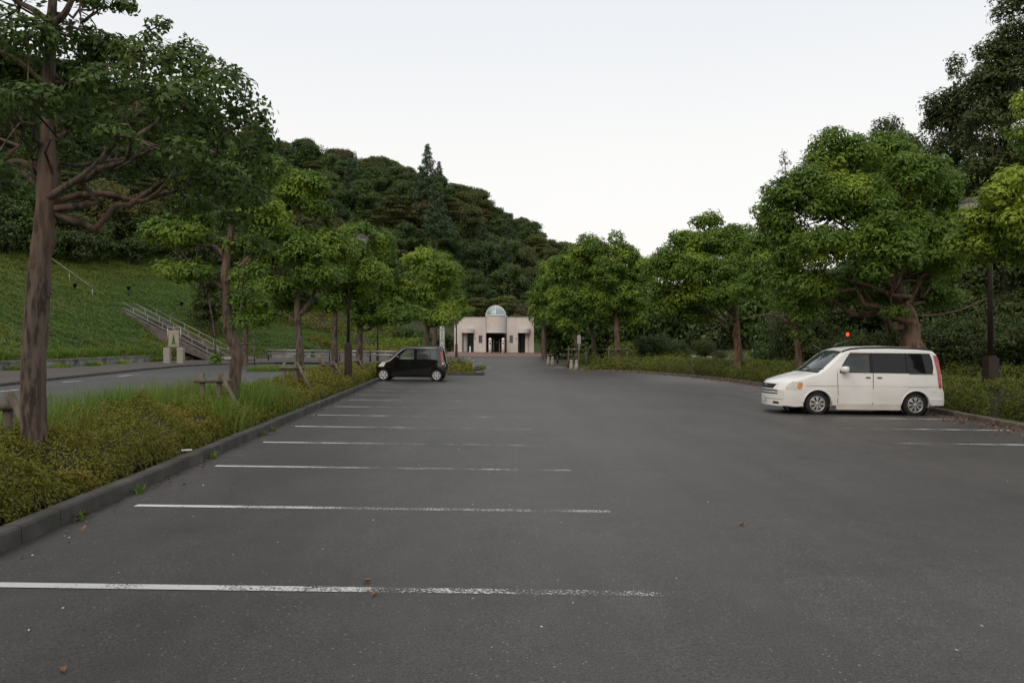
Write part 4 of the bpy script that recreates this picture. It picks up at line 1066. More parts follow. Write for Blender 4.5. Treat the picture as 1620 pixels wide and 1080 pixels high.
# mounds on the left below the forest
hedge('azalea_mound', 'front bank of bright clipped azaleas behind the guard rails', [(-20.5, 76), (-16, 79.5), (-11.5, 83)], 4.2, 0.75, (0.20, 0.10), lf_azalea, 1.9, 66, 'azalea banks below the wooded hill', lump=0.05)
hedge('azalea_mound', 'bright green rounded azalea bank at middle height behind the guard rails', [(-18.5, 84.5), (-14.5, 88), (-10.5, 91)], 4.6, 1.3, (0.22, 0.11), lf_mound, 1.9, 67, 'azalea banks below the wooded hill', lump=0.06)
hedge('azalea_mound', 'dull green azalea bank on the left below the wooded hill', [(-30, 75), (-25, 80.5), (-20, 86)], 4.2, 1.2, (0.22, 0.11), lf_azalea, 1.9, 68, 'azalea banks below the wooded hill', lump=0.06)
hedge('azalea_mound', 'rear azalea bank right under the hill trees', [(-24, 88), (-18, 92), (-13, 96)], 5.0, 1.5, (0.24, 0.12), lf_azalea_g, 1.9, 69, 'azalea banks below the wooded hill', lump=0.06)

# grasses
rg = np.random.default_rng(71)
def in_island(n, y0, y1, u0, u1, clump=True):
    y = rg.uniform(y0, y1, n)
    if clump:
        c = rg.uniform(y0, y1, max(6, n // 90)); cu = rg.uniform(u0, u1, len(c)); k_ = rg.integers(0, len(c), n)
        y = np.clip(c[k_] + rg.normal(size=n) * 0.28, y0, y1); u = cu[k_] + rg.normal(size=n) * 0.18
    else: u = rg.uniform(u0, u1, n)
    return np.column_stack([kerb_x(y) - 0.2 - u, y])
blades('tall_grass', 'tall bright weeds growing through the azaleas below the second tree', np.concatenate([in_island(4200, 9.5, 17.5, 1.3, 2.6), in_island(1900, 8.0, 15, 1.9, 2.6)]), 1.0, 0.014, lf_grass, 72, 0.4)
blades('tall_grass', 'taller weeds round the stakes of the second island tree', in_island(4600, 12.4, 19.0, 0.35, 2.5), 0.90, 0.016, lf_grass, 73, 0.5)
blades('tall_grass', 'weeds between the azaleas farther up the island', in_island(2600, 19, 40, 0.9, 2.4), 0.70, 0.022, lf_grass, 74, 0.4)
q = rg.uniform(size=(9000, 2)); blades('grass_patch', 'rough grass on the small traffic island of the side road', np.column_stack([-16.5 + 7.0 * q[:, 0], 45.5 + 4.2 * q[:, 1] + 0.8 * q[:, 0]]), 0.40, 0.035, lf_grass, 75, 0.5, z0=0.0)
q = rg.uniform(size=(6000, 2)); blades('grass_patch', 'rough grass between the black car and the guard rails', np.column_stack([-13.5 + 11.5 * q[:, 0], 53.0 + 3.5 * q[:, 1]]), 0.32, 0.04, lf_grass, 76, 0.5)
q = rg.uniform(size=(2200, 2)); blades('grass_patch', 'grass strip between the far bollards of the right kerb', np.column_stack([4.7 + 3.5 * q[:, 0], 57 + 5 * q[:, 1]]), 0.28, 0.035, lf_grass, 77, 0.5)
q = rg.uniform(size=(10000, 2)); yy = 22 + 42 * q[:, 0]
xx = np.interp(yy, FOOT[:, 1], FOOT[:, 0]) - 0.75 - 1.3 * q[:, 1]
blades('grass_patch', 'fringe of grass on top of the low retaining wall', np.column_stack([xx, yy]), 0.5, 0.05, lf_grass, 78, 0.5)
yy = rg.uniform(20, 54, 3500); yy = np.round(yy / 4.5) * 4.5 + rg.normal(size=3500) * 0.5
xx = np.interp(yy, FOOT[:, 1], FOOT[:, 0]) + 0.25 + np.abs(rg.normal(size=3500)) * 0.25
blades('weed', 'weeds along the foot of the low retaining wall', np.column_stack([xx, yy]), 0.35, 0.03, lf_camphor, 79, 0.6, z0=0.12)
q = rg.uniform(size=(9000, 2)); blades('grass_patch', 'lush grass in front of the azalea banks', np.column_stack([-22 + 10 * q[:, 0] + 3 * q[:, 1], 74.5 + 6 * q[:, 0] + 1.5 * q[:, 1]]), 0.5, 0.06, lf_grass, 80, 0.5)
q = rg.uniform(size=(9000, 2)); blades('lawn_grass', 'mown lawn of the park behind the right hedges', np.column_stack([11 + 40 * q[:, 0] , 56 + 38 * q[:, 1]]), 0.18, 0.14, lf_slope, 81, 0.8)
# little weeds at the kerb foot
ky = np.concatenate([y0 + rg.normal(size=22) * 0.05 for y0 in (8.2, 10.7, 13.5, 14.2, 6.9)])
blades('weed', 'small weeds sprouting at the foot of the left kerb', np.column_stack([kerb_x(ky) + 0.03 + np.abs(rg.normal(size=len(ky))) * 0.03, ky]), 0.13, 0.018, lf_camphor, 82, 0.9, z0=0.02)

# slope cover: low matted shrubs and grass on the embankment
N = 300000
y = rg.uniform(20, 100, N); d = rg.uniform(0.5, 24, N)
fx = np.interp(y, FOOT[:, 1], FOOT[:, 0]); x = fx - d
fd = foot_dist(x, y); px = CX + F * x / y
lim = np.interp(x, [-30, -24, -14, -6, 5], [17.5, 16.5, 11.5, 4.5, 2])
# keep out of the stairs
ok = (fd > 0.6) & (fd < lim) & (px > -80) & (x < -12)
sx, sy = x + 26.0, y - 63.3
ux, uy = -0.962, 0.273
al = sx * ux + sy * uy; ac = -sx * uy + sy * ux; ac = -ac
ok &= ~((al > -0.5) & (al < 9.6) & (ac > -0.3) & (ac < 2.9))
x, y = x[ok], y[ok]
N = len(x); print('slope', N)
e1 = 0.3
nz = np.column_stack([-(T(x + e1, y) - T(x - e1, y)) / (2*e1), -(T(x, y + e1) - T(x, y - e1)) / (2*e1), np.ones(N)])
lumps = 0.16 + 0.12 * np.sin(x * 1.3 + 0.4*y) * np.sin(y * 1.1) + 0.08 * np.sin(x*3.1) * np.sin(y*2.7)
P = np.column_stack([x, y, T(x, y) + np.clip(lumps, 0.02, 1) * rg.uniform(0.5, 1.15, N)])
V = leaf_quads(P, unit(nz), 0.26, 0.075, 0.6, -0.5, rg)
link('slope_cover', np_mesh('slope_cover', V, quad_idx(N)), lf_slope, kind='stuff', label='low matted green ground cover on the embankment at left')

# leafy undergrowth between the hill trees
N = 90000
y = rg.uniform(62, 175, N); x = rg.uniform(-95, 30, N); fd = foot_dist(x, y); px = CX + F * x / y
lim = np.interp(x, [-30, -24, -14, -6, 5], [16.0, 15, 10, 3.5, 1.8])
ok = (fd > lim + 1.0) & (fd < 90) & (px > -80) & (px < 1000)
x, y = x[ok], y[ok]; N = len(x)
lump = 0.9 + 0.8 * np.sin(x * 0.9 + y * 0.4) * np.sin(y * 0.8) + 0.5 * np.sin(x * 2.1) * np.sin(y * 1.7)
nz = np.column_stack([-(T(x + .5, y) - T(x - .5, y)), -(T(x, y + .5) - T(x, y - .5)), np.ones(N)])
P = np.column_stack([x, y, T(x, y) + np.clip(lump, 0.1, 3) * rg.uniform(0.4, 1.1, N)])
V = leaf_quads(P, unit(nz), 0.75, 0.42, 0.8, -0.1, rg)
link('hill_undergrowth', np_mesh('hill_undergrowth', V, quad_idx(N)), lf_forest, kind='stuff', label='leafy undergrowth between the trees of the forested hill')

# dead leaves swept against the kerbs
def litter(name, label, x, y, L, z0, seed, mat=lf_litter):
    r2 = np.random.default_rng(seed); n = len(x)
    P = np.column_stack([x, y, G(x, y) + z0 + r2.uniform(0, 0.03, n)])
    V = leaf_quads(P, np.tile([0, 0, 1.0], (n, 1)), L, L * 0.45, 0.5, 0, r2)
    return link(name, np_mesh(name, V, quad_idx(n)), mat, kind='stuff', label=label)
y = rg.uniform(4, 18, 2600); litter('leaf_litter', 'dry leaves lying behind the left kerb under the azaleas', kerb_x(y) - 0.2 - rg.uniform(0, 0.32, 2600), y, 0.065, 0.05, 83)
yk = rg.uniform(5, 40, 500); yk = np.where(rg.uniform(size=500) < 0.6, np.round(yk / 1.7) * 1.7 + rg.normal(size=500) * 0.12, yk)
litter('leaf_litter', 'scattered dry leaves in the gutter of the left kerb', kerb_x(yk) + 0.03 + np.abs(rg.normal(size=500)) * 0.16, yk, 0.06, 0.03, 84)
yk = rg.uniform(12, 53, 5200); xk = np.interp(yk, [p[1] for p in RK], [p[0] for p in RK])
litter('leaf_litter', 'red-brown dead leaves drifted along the right kerb', xk - 0.03 - np.abs(rg.normal(size=5200)) * 0.5, yk, 0.075, 0.03, 85)
q = rg.uniform(size=(260, 2)); yk = 4 + 30 * q[:, 0] ** 1.2; litter('grit', 'pale petals and grit scattered on the asphalt', kerb_x(yk) + 0.2 + 13 * q[:, 1] ** 2.2, yk, 0.022, 0.026, 86, m_white)
for (px, py, L, a, lab) in ((582, 924, 0.055, 0.2, 'curled orange fallen leaf just above the nearest bay line'), (593, 944, 0.05, 1.4, 'flat orange fallen leaf just below the nearest bay line'), (103, 1066, 0.055, 2.2, 'tan fallen leaf in the bottom left corner'), (1172, 833, 0.06, 0.5, 'brown fallen leaf alone on the open asphalt at right'), (133, 818, 0.10, 0.9, 'large brown leaf lying at the foot of the left kerb')):
    gx, gy = gp(px, py)
    mb = MB(); n = 8; vs = []
    for i in range(n + 1):
        t = i / n; w_ = 0.26 * L * math.sin(PI * t) ** 0.7 + 0.001
        for s_ in (-1, 0, 1): vs.append(((t - 0.5) * L * 1.2, s_ * w_, 0.006 + 0.28 * L * abs(s_) * math.sin(PI*t) + 0.1 * L * (t - .5)**2 * 4))
    fs = []
    for i in range(n):
        for j in (0, 1): fs.append((3*i+j, 3*i+3+j, 3*i+4+j, 3*i+1+j))
    mb.add(vs, fs, True).build('fallen_leaf', M('tan_leaf', (0.22, 0.10, 0.035), (0.30, 0.15, 0.06), 30, 0.7), loc=(gx, gy, G1(gx, gy) + 0.022), rz=a, label=lab, cat='leaf')
gx, gy = gp(296, 712, 0.2)
MB().box(-.07, .07, -.035, .035, 0, 0.012).build('paper_scrap', m_white, loc=(gx, gy, G1(gx, gy) + 0.20), rz=0.4, label='scrap of pale paper lying behind the left kerb', cat='litter', bevel=0.004)
# ------------------------------------------------------------------ low retaining wall of concrete panels
def panel_wall(name, label, pts, h, step=1.15, thick=0.22, z0=0.0, cop=True):
    P = resample(pts, step); root = empty(name, (P[0].x, P[0].y, G1(P[0].x, P[0].y)), label=label, cat='wall')
    L0 = (P[1] - P[0]).length
    me = MB().box(-(L0-0.02)/2, (L0-0.02)/2, 0, thick, -0.3, h - 0.10).mesh('wall_panel')
    mc = MB().box(-(L0-0.012)/2, (L0-0.012)/2, -0.04, thick + 0.05, h - 0.097, h).mesh('coping_stone')
    for a, b in zip(P[:-1], P[1:]):
        c = (a + b) / 2; d = b - a; ang = math.atan2(d.y, d.x)
        for m_, mt, nm in ((me, m_concrete, 'wall_panel'), (mc, m_coping, 'coping_stone')):
            o = link(nm, m_, mt, root)
            o.location = Vector((c.x, c.y, G1(c.x, c.y) + z0)) - Vector(root.location)
            o.rotation_euler = (0, -math.atan2(G1(b.x, b.y) - G1(a.x, a.y), d.length), ang)
            o.scale.x = d.length / L0
    return root
foot_in = [(x, y) for x, y in FOOT if 10 <= y <= 58] 
panel_wall('retaining_wall', 'low stained white concrete retaining wall at the foot of the green slope', [(-24.3, 12), (-24.5, 15), (-27.5, 39), (-29.2, 55), (-28.9, 58.6)], 0.55, z0=0.08)
panel_wall('retaining_wall', 'short brown bench-high wall right of the stairs', [(-22.6, 69.4), (-19.8, 72.2)], 0.62, z0=0.1)
panel_wall('retaining_wall', 'long low concrete wall behind the guard rails', [(-19.4, 72.6), (-15, 76.2), (-10.5, 79.5)], 0.50, z0=0.1)

# ------------------------------------------------------------------ stairs up the slope
def stairs():
    o = Vector((-25.9, 63.2, 0)); o.z = G1(o.x, o.y) + 0.14
    u = Vector((-0.962, 0.273, 0)); v = Vector((0.273, 0.962, 0))
    Mx = Matrix.Translation((0, 0, 0)) @ Matrix([[u.x, v.x, 0, 0], [u.y, v.y, 0, 0], [0, 0, 1, 0], [0, 0, 0, 1]])
    root = empty('stairs', o, label='broad concrete stairs with metal handrails climbing the green slope', cat='stairs')
    n, run, ris, W = 27, 0.335, 0.150, 2.5
    me = MB().box(0, run + 0.03, 0, W, -0.35, 0).mesh('step')
    me.transform(Mx)
    for i in range(n):
        s = link('step', me, m_step, root, loc=u * (i * run) + Vector((0, 0, (i + 1) * ris)))
    for k, y0 in (('stringer', -0.28), ('stringer', W + 0.02)):
        mb = MB(); a = 0.1
        vs = []
        for yy in (y0, y0 + 0.26):
            vs += [(-0.4, yy, -0.2), (n*run + 0.5, yy, n*ris - 1.2), (n*run + 0.5, yy, n*ris + 0.28), (n*run, yy, n*ris + 0.28), (0.1, yy, 0.34), (-0.4, yy, 0.30)]
        vs = [Mx @ Vector(p) for p in vs]
        fs = [tuple(range(6)), tuple(reversed(range(6, 12)))] + [(i, (i+1) % 6, 6 + (i+1) % 6, 6+i) for i in range(6)]
        mb.add(vs, fs).build('stringer', m_step, root)
    # landing at the top and low platform at the bottom
    MB().box(n*run, n*run + 2.2, -0.2, W + 0.2, n*ris - 0.6, n*ris, Mx).build('landing', m_step, root)
    MB().box(-3.0, -0.55, -0.1, W - 0.4, 0.05, 0.28, Mx).build('platform', m_stone, root)
    sl = ris / run
    for yy, x1, ext in ((-0.15, n*run, 1.9), (W * 0.5, n*run, 1.0), (W + 0.15, n*run - 0.6, 0)):
        mb = MB()
        for hz in (0.98,) + ((0.55,) if yy < 0 else ()):
            p = [Mx @ Vector(q) for q in ((-0.9, yy, hz), (-0.1, yy, hz), (x1, yy, hz + sl * x1), (x1 + ext, yy, hz + sl * x1))]
            if ext == 0: p = p[1:3]
            mb.tube(p, 0.028, 8)
        q = 0.3
        while q < x1:
            b = Mx @ Vector((q, yy, sl * q)); t = Mx @ Vector((q, yy, sl * q + 0.98))
            mb.tube([b, t], 0.020, 6); q += 1.55
        mb.build('handrail', m_steel, root)
    return root
stairs()
# upper flight handrail seen through the slope
def rail_run(name, label, pts, hgt, step=2.0):
    p0 = Vector((pts[0][0], pts[0][1], T1(*pts[0]))); root = empty(name, p0, label=label, cat='handrail')
    P = [Vector((x, y, T1(x, y) + hgt)) for x, y in pts]
    MB().tube([p - p0 for p in P], 0.035, 8).build('rail', m_steel, root)
    mb = MB()
    R = resample(pts, step)
    for r in R:
        z = T1(r.x, r.y)
        MB().tube([Vector((r.x, r.y, z - 0.2)) - p0, Vector((r.x, r.y, z + hgt - 0.1)) - p0], 0.03, 6).build('post', m_steel, root)
rail_run('handrail', 'upper handrail running up the slope towards the left edge', [(-46.6, 67), (-44.6, 66.6), (-37.3, 65.2)], 1.0)

# information board on two concrete piers
def board():
    gx, gy = gp(276, 573.5)
    gy = 56.5; gx = (275.5 - CX) * gy / F
    root = empty('information_board', (gx, gy, G1(gx, gy) + 0.13), label='beige sign board with a green tree emblem on two concrete piers before the stairs', cat='sign')
    for s in (-1, 1):
        MB().box(s*0.52 - 0.24, s*0.52 + 0.24, -0.18, 0.18, -0.1, 1.20).build('pier', m_stone, root, bevel=0.02)
        MB().tube([(s*0.50, 0, 1.2), (s*0.50, 0, 2.75)], 0.04, 8).build('post', m_steel, root)
    MB().tube([(-0.6, 0, 2.72), (0.6, 0, 2.72)], 0.035, 8).build('crossbar', m_steel, root)
    p = MB().box(-0.40, 0.40, -0.10, -0.05, 1.25, 2.52).build('panel', M('beige_panel', (0.30, 0.26, 0.19), (0.36, 0.31, 0.23), 3, 0.6), root, bevel=0.01)
    g1 = M('emblem_green', (0.03, 0.13, 0.035), rough=0.6); g2 = M('emblem_olive', (0.10, 0.17, 0.05), rough=0.6)
    mb = MB()
    for z0, z1, w_ in ((1.52, 1.80, .17), (1.70, 1.98, .13), (1.88, 2.20, .09)):
        mb.add([(-w_, -0.106, z0), (w_, -0.106, z0), (0, -0.106, z1)], [(0, 1, 2)])
    mb.build('emblem', g1, p)
    MB().add([(-0.26, -0.104, 1.42), (0.22, -0.104, 1.40), (0.24, -0.104, 1.52), (0.04, -0.104, 1.50), (-0.10, -0.104, 1.62)], [(0,1,2,3,4)]).build('emblem', g2, p)
board()

# ------------------------------------------------------------------ guard rails
def guard_rail(label, px0, px1, y0, y1, posts):
    x0 = (px0 - CX) * y0 / F; x1 = (px1 - CX) * y1 / F
    a = Vector((x0, y0, G1(x0, y0) + 0.1)); b = Vector((x1, y1, G1(x1, y1) + 0.1))
    root = empty('guard_rail', a, label=label, cat='guard rail', group='guard rails beyond the side road')
    d = b - a
    for hz in (0.93, 0.62):
        MB().tube([Vector((0, 0, hz)), d + Vector((0, 0, hz))], 0.065, 10).build('rail', m_steel, root)
    for i in range(posts):
        t = (i + 0.0) / (posts - 1)
        p = d * t
        MB().tube([p + Vector((0, 0.08, -0.2)), p + Vector((0, 0.08, 1.02))], 0.055, 8).build('post', m_darkpost, root)
guard_rail('leftmost two-rail steel guard rail, behind the third tree trunk', 424, 521, 64, 64, 2)
guard_rail('middle two-rail steel guard rail, behind the fourth and fifth trunks', 537, 585, 64, 64, 2)
guard_rail('two-rail steel guard rail ending behind the bonnet of the black car', 586, 650, 64, 64, 3)
for px, lab in ((506, 'short rusty marker post under the leftmost guard rail'), (611, 'short rusty marker post near the bonnet of the black car')):
    y = 60.0; x = (px - CX) * y / F
    MB().lathe([(0.0, 0), (0.07, 0), (0.07, 0.55), (0.05, 0.62), (0, 0.63)], 12).build('marker_post', m_brickred, loc=(x, y, G1(x, y)), label=lab, cat='post')

# ------------------------------------------------------------------ stone bollards
def bollard(px, y, lab):
    x = (px - CX) * y / F
    root = empty('stone_bollard', (x, y, G1(x, y)), label=lab, cat='bollard', group='granite bollards at the driveway entrance')
    MB().lathe([(0, -0.05), (0.16, -0.05), (0.15, 0.25), (0.13, 0.50), (0.10, 0.57), (0.09, 0.60)], 14).build('shaft', m_stone, root)
    MB().lathe([(0.09, 0.59), (0.12, 0.63), (0.12, 0.70), (0.08, 0.76), (0, 0.78)], 14).build('cap', m_stone, root)
bollard(742.5, 58.0, 'left granite bollard of the pair beside the azalea clump behind the black car')
bollard(749, 52.0, 'right granite bollard of the pair beside the azalea clump behind the black car')
bollard(867.5, 63.5, 'left bollard of the far pair on the right')
bollard(874, 63.0, 'right bollard of the far pair on the right')
bollard(904, 55.0, 'left bollard of the near pair at the right kerb corner')
bollard(912, 54.6, 'right bollard of the near pair at the right kerb corner')

# ------------------------------------------------------------------ garden lights
def garden_light(px, py, y, lab, h=0.7):
    p = at(px, py, y)
    root = empty('garden_light', (p.x, p.y, T1(p.x, p.y)), label=lab, cat='garden light')
    MB().lathe([(0, -0.3), (0.09, -0.3), (0.09, h - 0.3), (0.05, h - 0.3)], 10).build('post', m_black, root)
    MB().lathe([(0.07, h - 0.3), (0.15, h - 0.26), (0.15, h - 0.05), (0.17, h - 0.05), (0.13, h + 0.04), (0, h + 0.06)], 12).build('lamp_head', m_black, root)
garden_light(118, 452, 64.5, 'upper black garden light on the slope beside the upper handrail', .8)
garden_light(203, 480, 69.0, 'middle black garden light above the top of the stairs', .9)
garden_light(287, 511, 71.0, 'lower black garden light beside the stairs above the sign board', .9)
garden_light(953, 566, 55.0, 'black garden light poking out of the hedge at the right kerb corner', 1.2)
garden_light(882, 557, 65.5, 'small black garden light at the far short hedge on the right', 1.2)

# ------------------------------------------------------------------ street lamps
def street_lamp(px, y, H, lab, arm=0.0, base_h=1.75, bw=0.17, pw=0.075, lantern=True, square=True):
    x = (px - CX) * y / F
    root = empty('street_lamp', (x, y, G1(x, y)), label=lab, cat='street lamp', group='dark brown lamp posts')
    mb = MB(); mb.prism([(-bw, -bw), (bw, -bw), (bw, bw), (-bw, bw)], -0.1, base_h)
    mb.build('base_box', m_darkpost, root, bevel=0.015)
    MB().box(-bw*0.7, bw*0.7, -bw - 0.006, -bw + 0.01, base_h*0.35, base_h*0.8).build('hatch', m_darkpost, root, bevel=0.004)
    MB().prism([(-bw*.72, -bw*.72), (bw*.72, -bw*.72), (bw*.72, bw*.72), (-bw*.72, bw*.72)], base_h, base_h + 0.06).build('collar', m_darkpost, root, bevel=0.01)
    MB().tube([(0, 0, base_h), (0, 0, H*0.75), (0, 0, H)], [pw, pw*0.9, pw*0.75], 12).build('pole', m_darkpost, root)
    if arm:
        MB().tube(smooth_path([(0, 0, H - 0.35), (arm*0.35, 0, H + 0.02), (arm*0.8, 0, H + 0.05), (arm, 0, H - 0.02)], 5), 0.028, 8).build('arm', m_darkpost, root)
    if lantern:
        zc = H - (0.12 if arm else -0.1)
        MB().lathe([(0.02, 0.18), (0.10, 0.14), (0.30, 0.02), (0.32, -0.02)], 20, (arm, 0, zc)).build('lamp_cap', m_darkpost, root)
        MB().lathe([(0.30, -0.02), (0.17, -0.36), (0.12, -0.42), (0, -0.43)], 20, (arm, 0, zc)).build('lantern', m_lampglass, root)
street_lamp(551, 29.0, 6.05, 'brown lamp post with square base between the fourth and fifth left trees', arm=0.50, bw=0.125, pw=0.06)
street_lamp(597.5, 66.0, 4.6, 'thin dark lamp post behind the guard rails', base_h=1.2, bw=0.12, pw=0.06)
street_lamp(722, 78.0, 6.5, 'thin dark lamp post in front of the left end of the white building', base_h=1.4, bw=0.13, pw=0.065, lantern=False)
street_lamp(1567, 21.5, 6.2, 'brown lamp post with square base at the right edge behind the van', arm=-0.6, base_h=1.55, bw=0.155, pw=0.075)

# ------------------------------------------------------------------ tree stakes
def stakes(x, y, lab, kind=0, s=1.0, rz=0.0):
    root = empty('tree_stake', (x, y, G1(x, y)), rz, label=lab, cat='tree support', group='timber supports round the planted trees')
    if kind == 0:      # two uprights, a crossbar and a raking log
        for dx in (-0.30, 0.05):
            MB().tube([(dx, 0.0, -0.1), (dx + 0.03, 0, 1.08*s)], 0.052, 10).build('stake', m_stake, root)
        MB().tube([(-0.42, -0.06, 0.93*s), (0.35, -0.06, 0.93*s)], 0.045, 10).build('crossbar', m_stake, root)
        MB().tube([(0.12, -0.05, 1.08*s), (0.85, -0.35, -0.05)], 0.045, 10).build('raking_log', m_stake, root)
        mb = MB()
        for i in range(3): mb.tube([(-0.31 + 0.05*math.cos(a_), 0.0 + 0.075*math.sin(a_), 0.90*s + 0.03*i) for a_ in np.linspace(0, 6.28, 9)], 0.012, 4)
        mb.build('rope', m_rope, root)
    else:
        for dx in (-0.75, 0.75):
            MB().tube([(dx, 0.05, -0.1), (dx*0.92, 0, 1.45*s)], 0.06, 8).build('stake', m_stake, root)
        MB().tube([(-0.95, -0.05, 1.25*s), (0.95, -0.05, 1.25*s)], 0.055, 8).build('crossbar', m_stake, root)
def tx(px, y): return (px - CX) * y / F
stakes(tx(12, 8.6) , 8.5, 'log supports left of the big near tree trunk', 0, 1.0, 0.1)
stakes(tx(355, 15.5) - 0.02, 15.1, 'log supports with rope at the crooked second tree', 0, 1.0, 0.0)
stakes(tx(466, 22.0), 21.9, 'log supports in front of the third tree trunk', 0, 1.08, 0.0)
stakes(tx(525, 29), 28.8, 'log supports at the fourth tree trunk', 0, 1.0, 0.0)
stakes(tx(564, 36), 35.8, 'log supports at the fifth tree trunk', 0, 1.0, 0.0)
stakes(tx(388, 57), 56.9, 'tall frame of timber stakes round the tree beside the side road', 1, 1.35, 0.0)
stakes(tx(977, 57.3) , 57.0, 'timber frame round the thick trunk at the hedge corner on the right', 1, 1.25, 0.0)
stakes(tx(913, 59), 58.8, 'timber frame round the trunk behind the near pair of bollards', 1, 1.2, 0.0)

# ------------------------------------------------------------------ small signs and lamps in the park
def box_sign(px, py, y, w, h, mat, lab, legs=True, name='utility_box'):
    p = at(px, py, y); z = T1(p.x, p.y)
    root = empty(name, (p.x, p.y, z), label=lab, cat='sign' if 'sign' in name else 'utility box')
    zc = p.z - z
    MB().box(-w/2, w/2, -0.12, 0.12, zc - h/2, zc + h/2).build('casing', mat, root, bevel=0.015)
    MB().box(-w/2 + 0.08, w/2 - 0.08, -0.128, -0.118, zc - h/2 + 0.08, zc + h/2 - 0.08).build('door', M('casing_door', (0.5, 0.5, 0.48), rough=0.6), root)
    for s_ in (-1, 1): MB().box(s_*w*0.35 - 0.04, s_*w*0.35 + 0.04, -0.04, 0.04, -0.2, zc - h/2).build('leg', m_steel, root)
box_sign(1195, 555, 62, 0.60, 0.45, M('pale_grey_metal', (0.40, 0.44, 0.46), rough=0.5), 'pale grey utility box on the park lawn, the larger of two')
box_sign(1212, 555, 62, 0.40, 0.38, m_white, 'small white utility box right of the pale grey one on the lawn')
def plate_sign():
    p = at(916, 537, 55); z = T1(p.x, p.y)
    root = empty('notice_plate', (p.x, p.y, z), label='small white notice plate on a thin post beside the staked trunk', cat='sign')
    MB().box(-0.14, 0.14, -0.02, 0.0, p.z - z - 0.32, p.z - z + 0.32).build('plate', M('plate_grey', (0.30, 0.33, 0.34), rough=0.5), root, bevel=0.005)
    MB().tube([(0, 0.03, -0.2), (0, 0.03, p.z - z + 0.4)], 0.025, 6).build('post', m_steel, root)
plate_sign()
m_red = M('red_lamp', (0.5, 0.02, 0.01), rough=0.3, emit=((1.0, 0.05, 0.02), 1.8))
m_redw = M('red_lamp_faint', (0.4, 0.02, 0.01), rough=0.3, emit=((1.0, 0.05, 0.03), 0.5))
p = at(1341, 529, 35); z = T1(p.x, p.y)
root = empty('warning_lamp', (p.x, p.y, z), label='glowing red lamp on a thin dark post behind the van roof', cat='lamp')
MB().lathe([(0, 0.10), (0.05, 0.08), (0.07, 0.0), (0.055, -0.07), (0, -0.09)], 14, (0, 0, p.z - z)).build('lamp_globe', m_red, root)
MB().tube([(0, 0, -0.2), (0, 0, p.z - z - 0.08)], 0.035, 8).build('post', m_black, root)
MB().tube([(0, 0, p.z - z - 0.3), (-0.5, 0, p.z - z - 0.45), (-1.1, 0, p.z - z - 0.95)], 0.018, 6).build('stay', m_steel, root)
p = at(1347, 489, 44); z = T1(p.x, p.y)
root = empty('warning_lamp', (p.x, p.y, z), label='faint red lamp among the leaves, above the brighter one', cat='lamp')
MB().lathe([(0, 0.08), (0.05, 0.07), (0.07, 0.0), (0.05, -0.07), (0, -0.08)], 12, (0, 0, p.z - z)).build('lamp_globe', m_redw, root)
MB().tube([(0, 0, -0.2), (0, 0, p.z - z - 0.06)], 0.03, 8).build('post', m_black, root)

# tall white lettered sign pillar by the building
def pillar_sign():
    y = 64.0; x = tx(699.5, y); z = G1(x, y); s = y / F
    H = (at(0, 513, y).z - z); w_ = 7.2 * s / 2
    root = empty('sign_pillar', (x, y, z), label='slim white sign pillar with vertical dark lettering behind the black car', cat='sign')
    MB().add([(-w_, -.1, -.1), (w_, -.1, -.1), (w_, -.1, H - .15), (0, -.1, H + .05), (-w_, -.1, H - .15), (-w_, .1, -.1), (w_, .1, -.1), (w_, .1, H - .15), (0, .1, H + .05), (-w_, .1, H - .15)],
             [(0,1,2,3,4), (9,8,7,6,5), (0,5,6,1), (1,6,7,2), (2,7,8,3), (3,8,9,4), (4,9,5,0)]).build('pillar', M('sign_white', (0.55, 0.56, 0.55), rough=0.5), root)
    ink = M('sign_ink', (0.03, 0.035, 0.04), rough=0.6); r = random.Random(3)
    mb = MB(); zt = H - 0.35
    glyphs = [[(0,0,1,.12),(0,.44,1,.56),(0,.88,1,1),(0,0,.12,1),(.88,0,1,1)], [(0,0,1,.12),(0,.88,1,1),(.44,.12,.56,.88),(.1,.44,.9,.56)],
              [(0,.8,1,.92),(.44,0,.56,1),(.1,.4,.9,.52),(0,0,.3,.12),(.7,0,1,.12)], [(0,.88,1,1),(0,0,.12,1),(.88,0,1,1),(.3,.3,.7,.42),(.3,.3,.42,.7),(.3,.6,.7,.72)]]
    for i in range(7):
        gs = 0.24 if i != 3 else 0.28
        for (a, b, c, d) in glyphs[i % 4]:
            mb.box(-gs/2 + a*gs, -gs/2 + c*gs, -0.106, -0.101, zt - gs + b*gs, zt - gs + d*gs)
        zt -= gs + 0.09
    mb.build('lettering', ink, root)
pillar_sign()

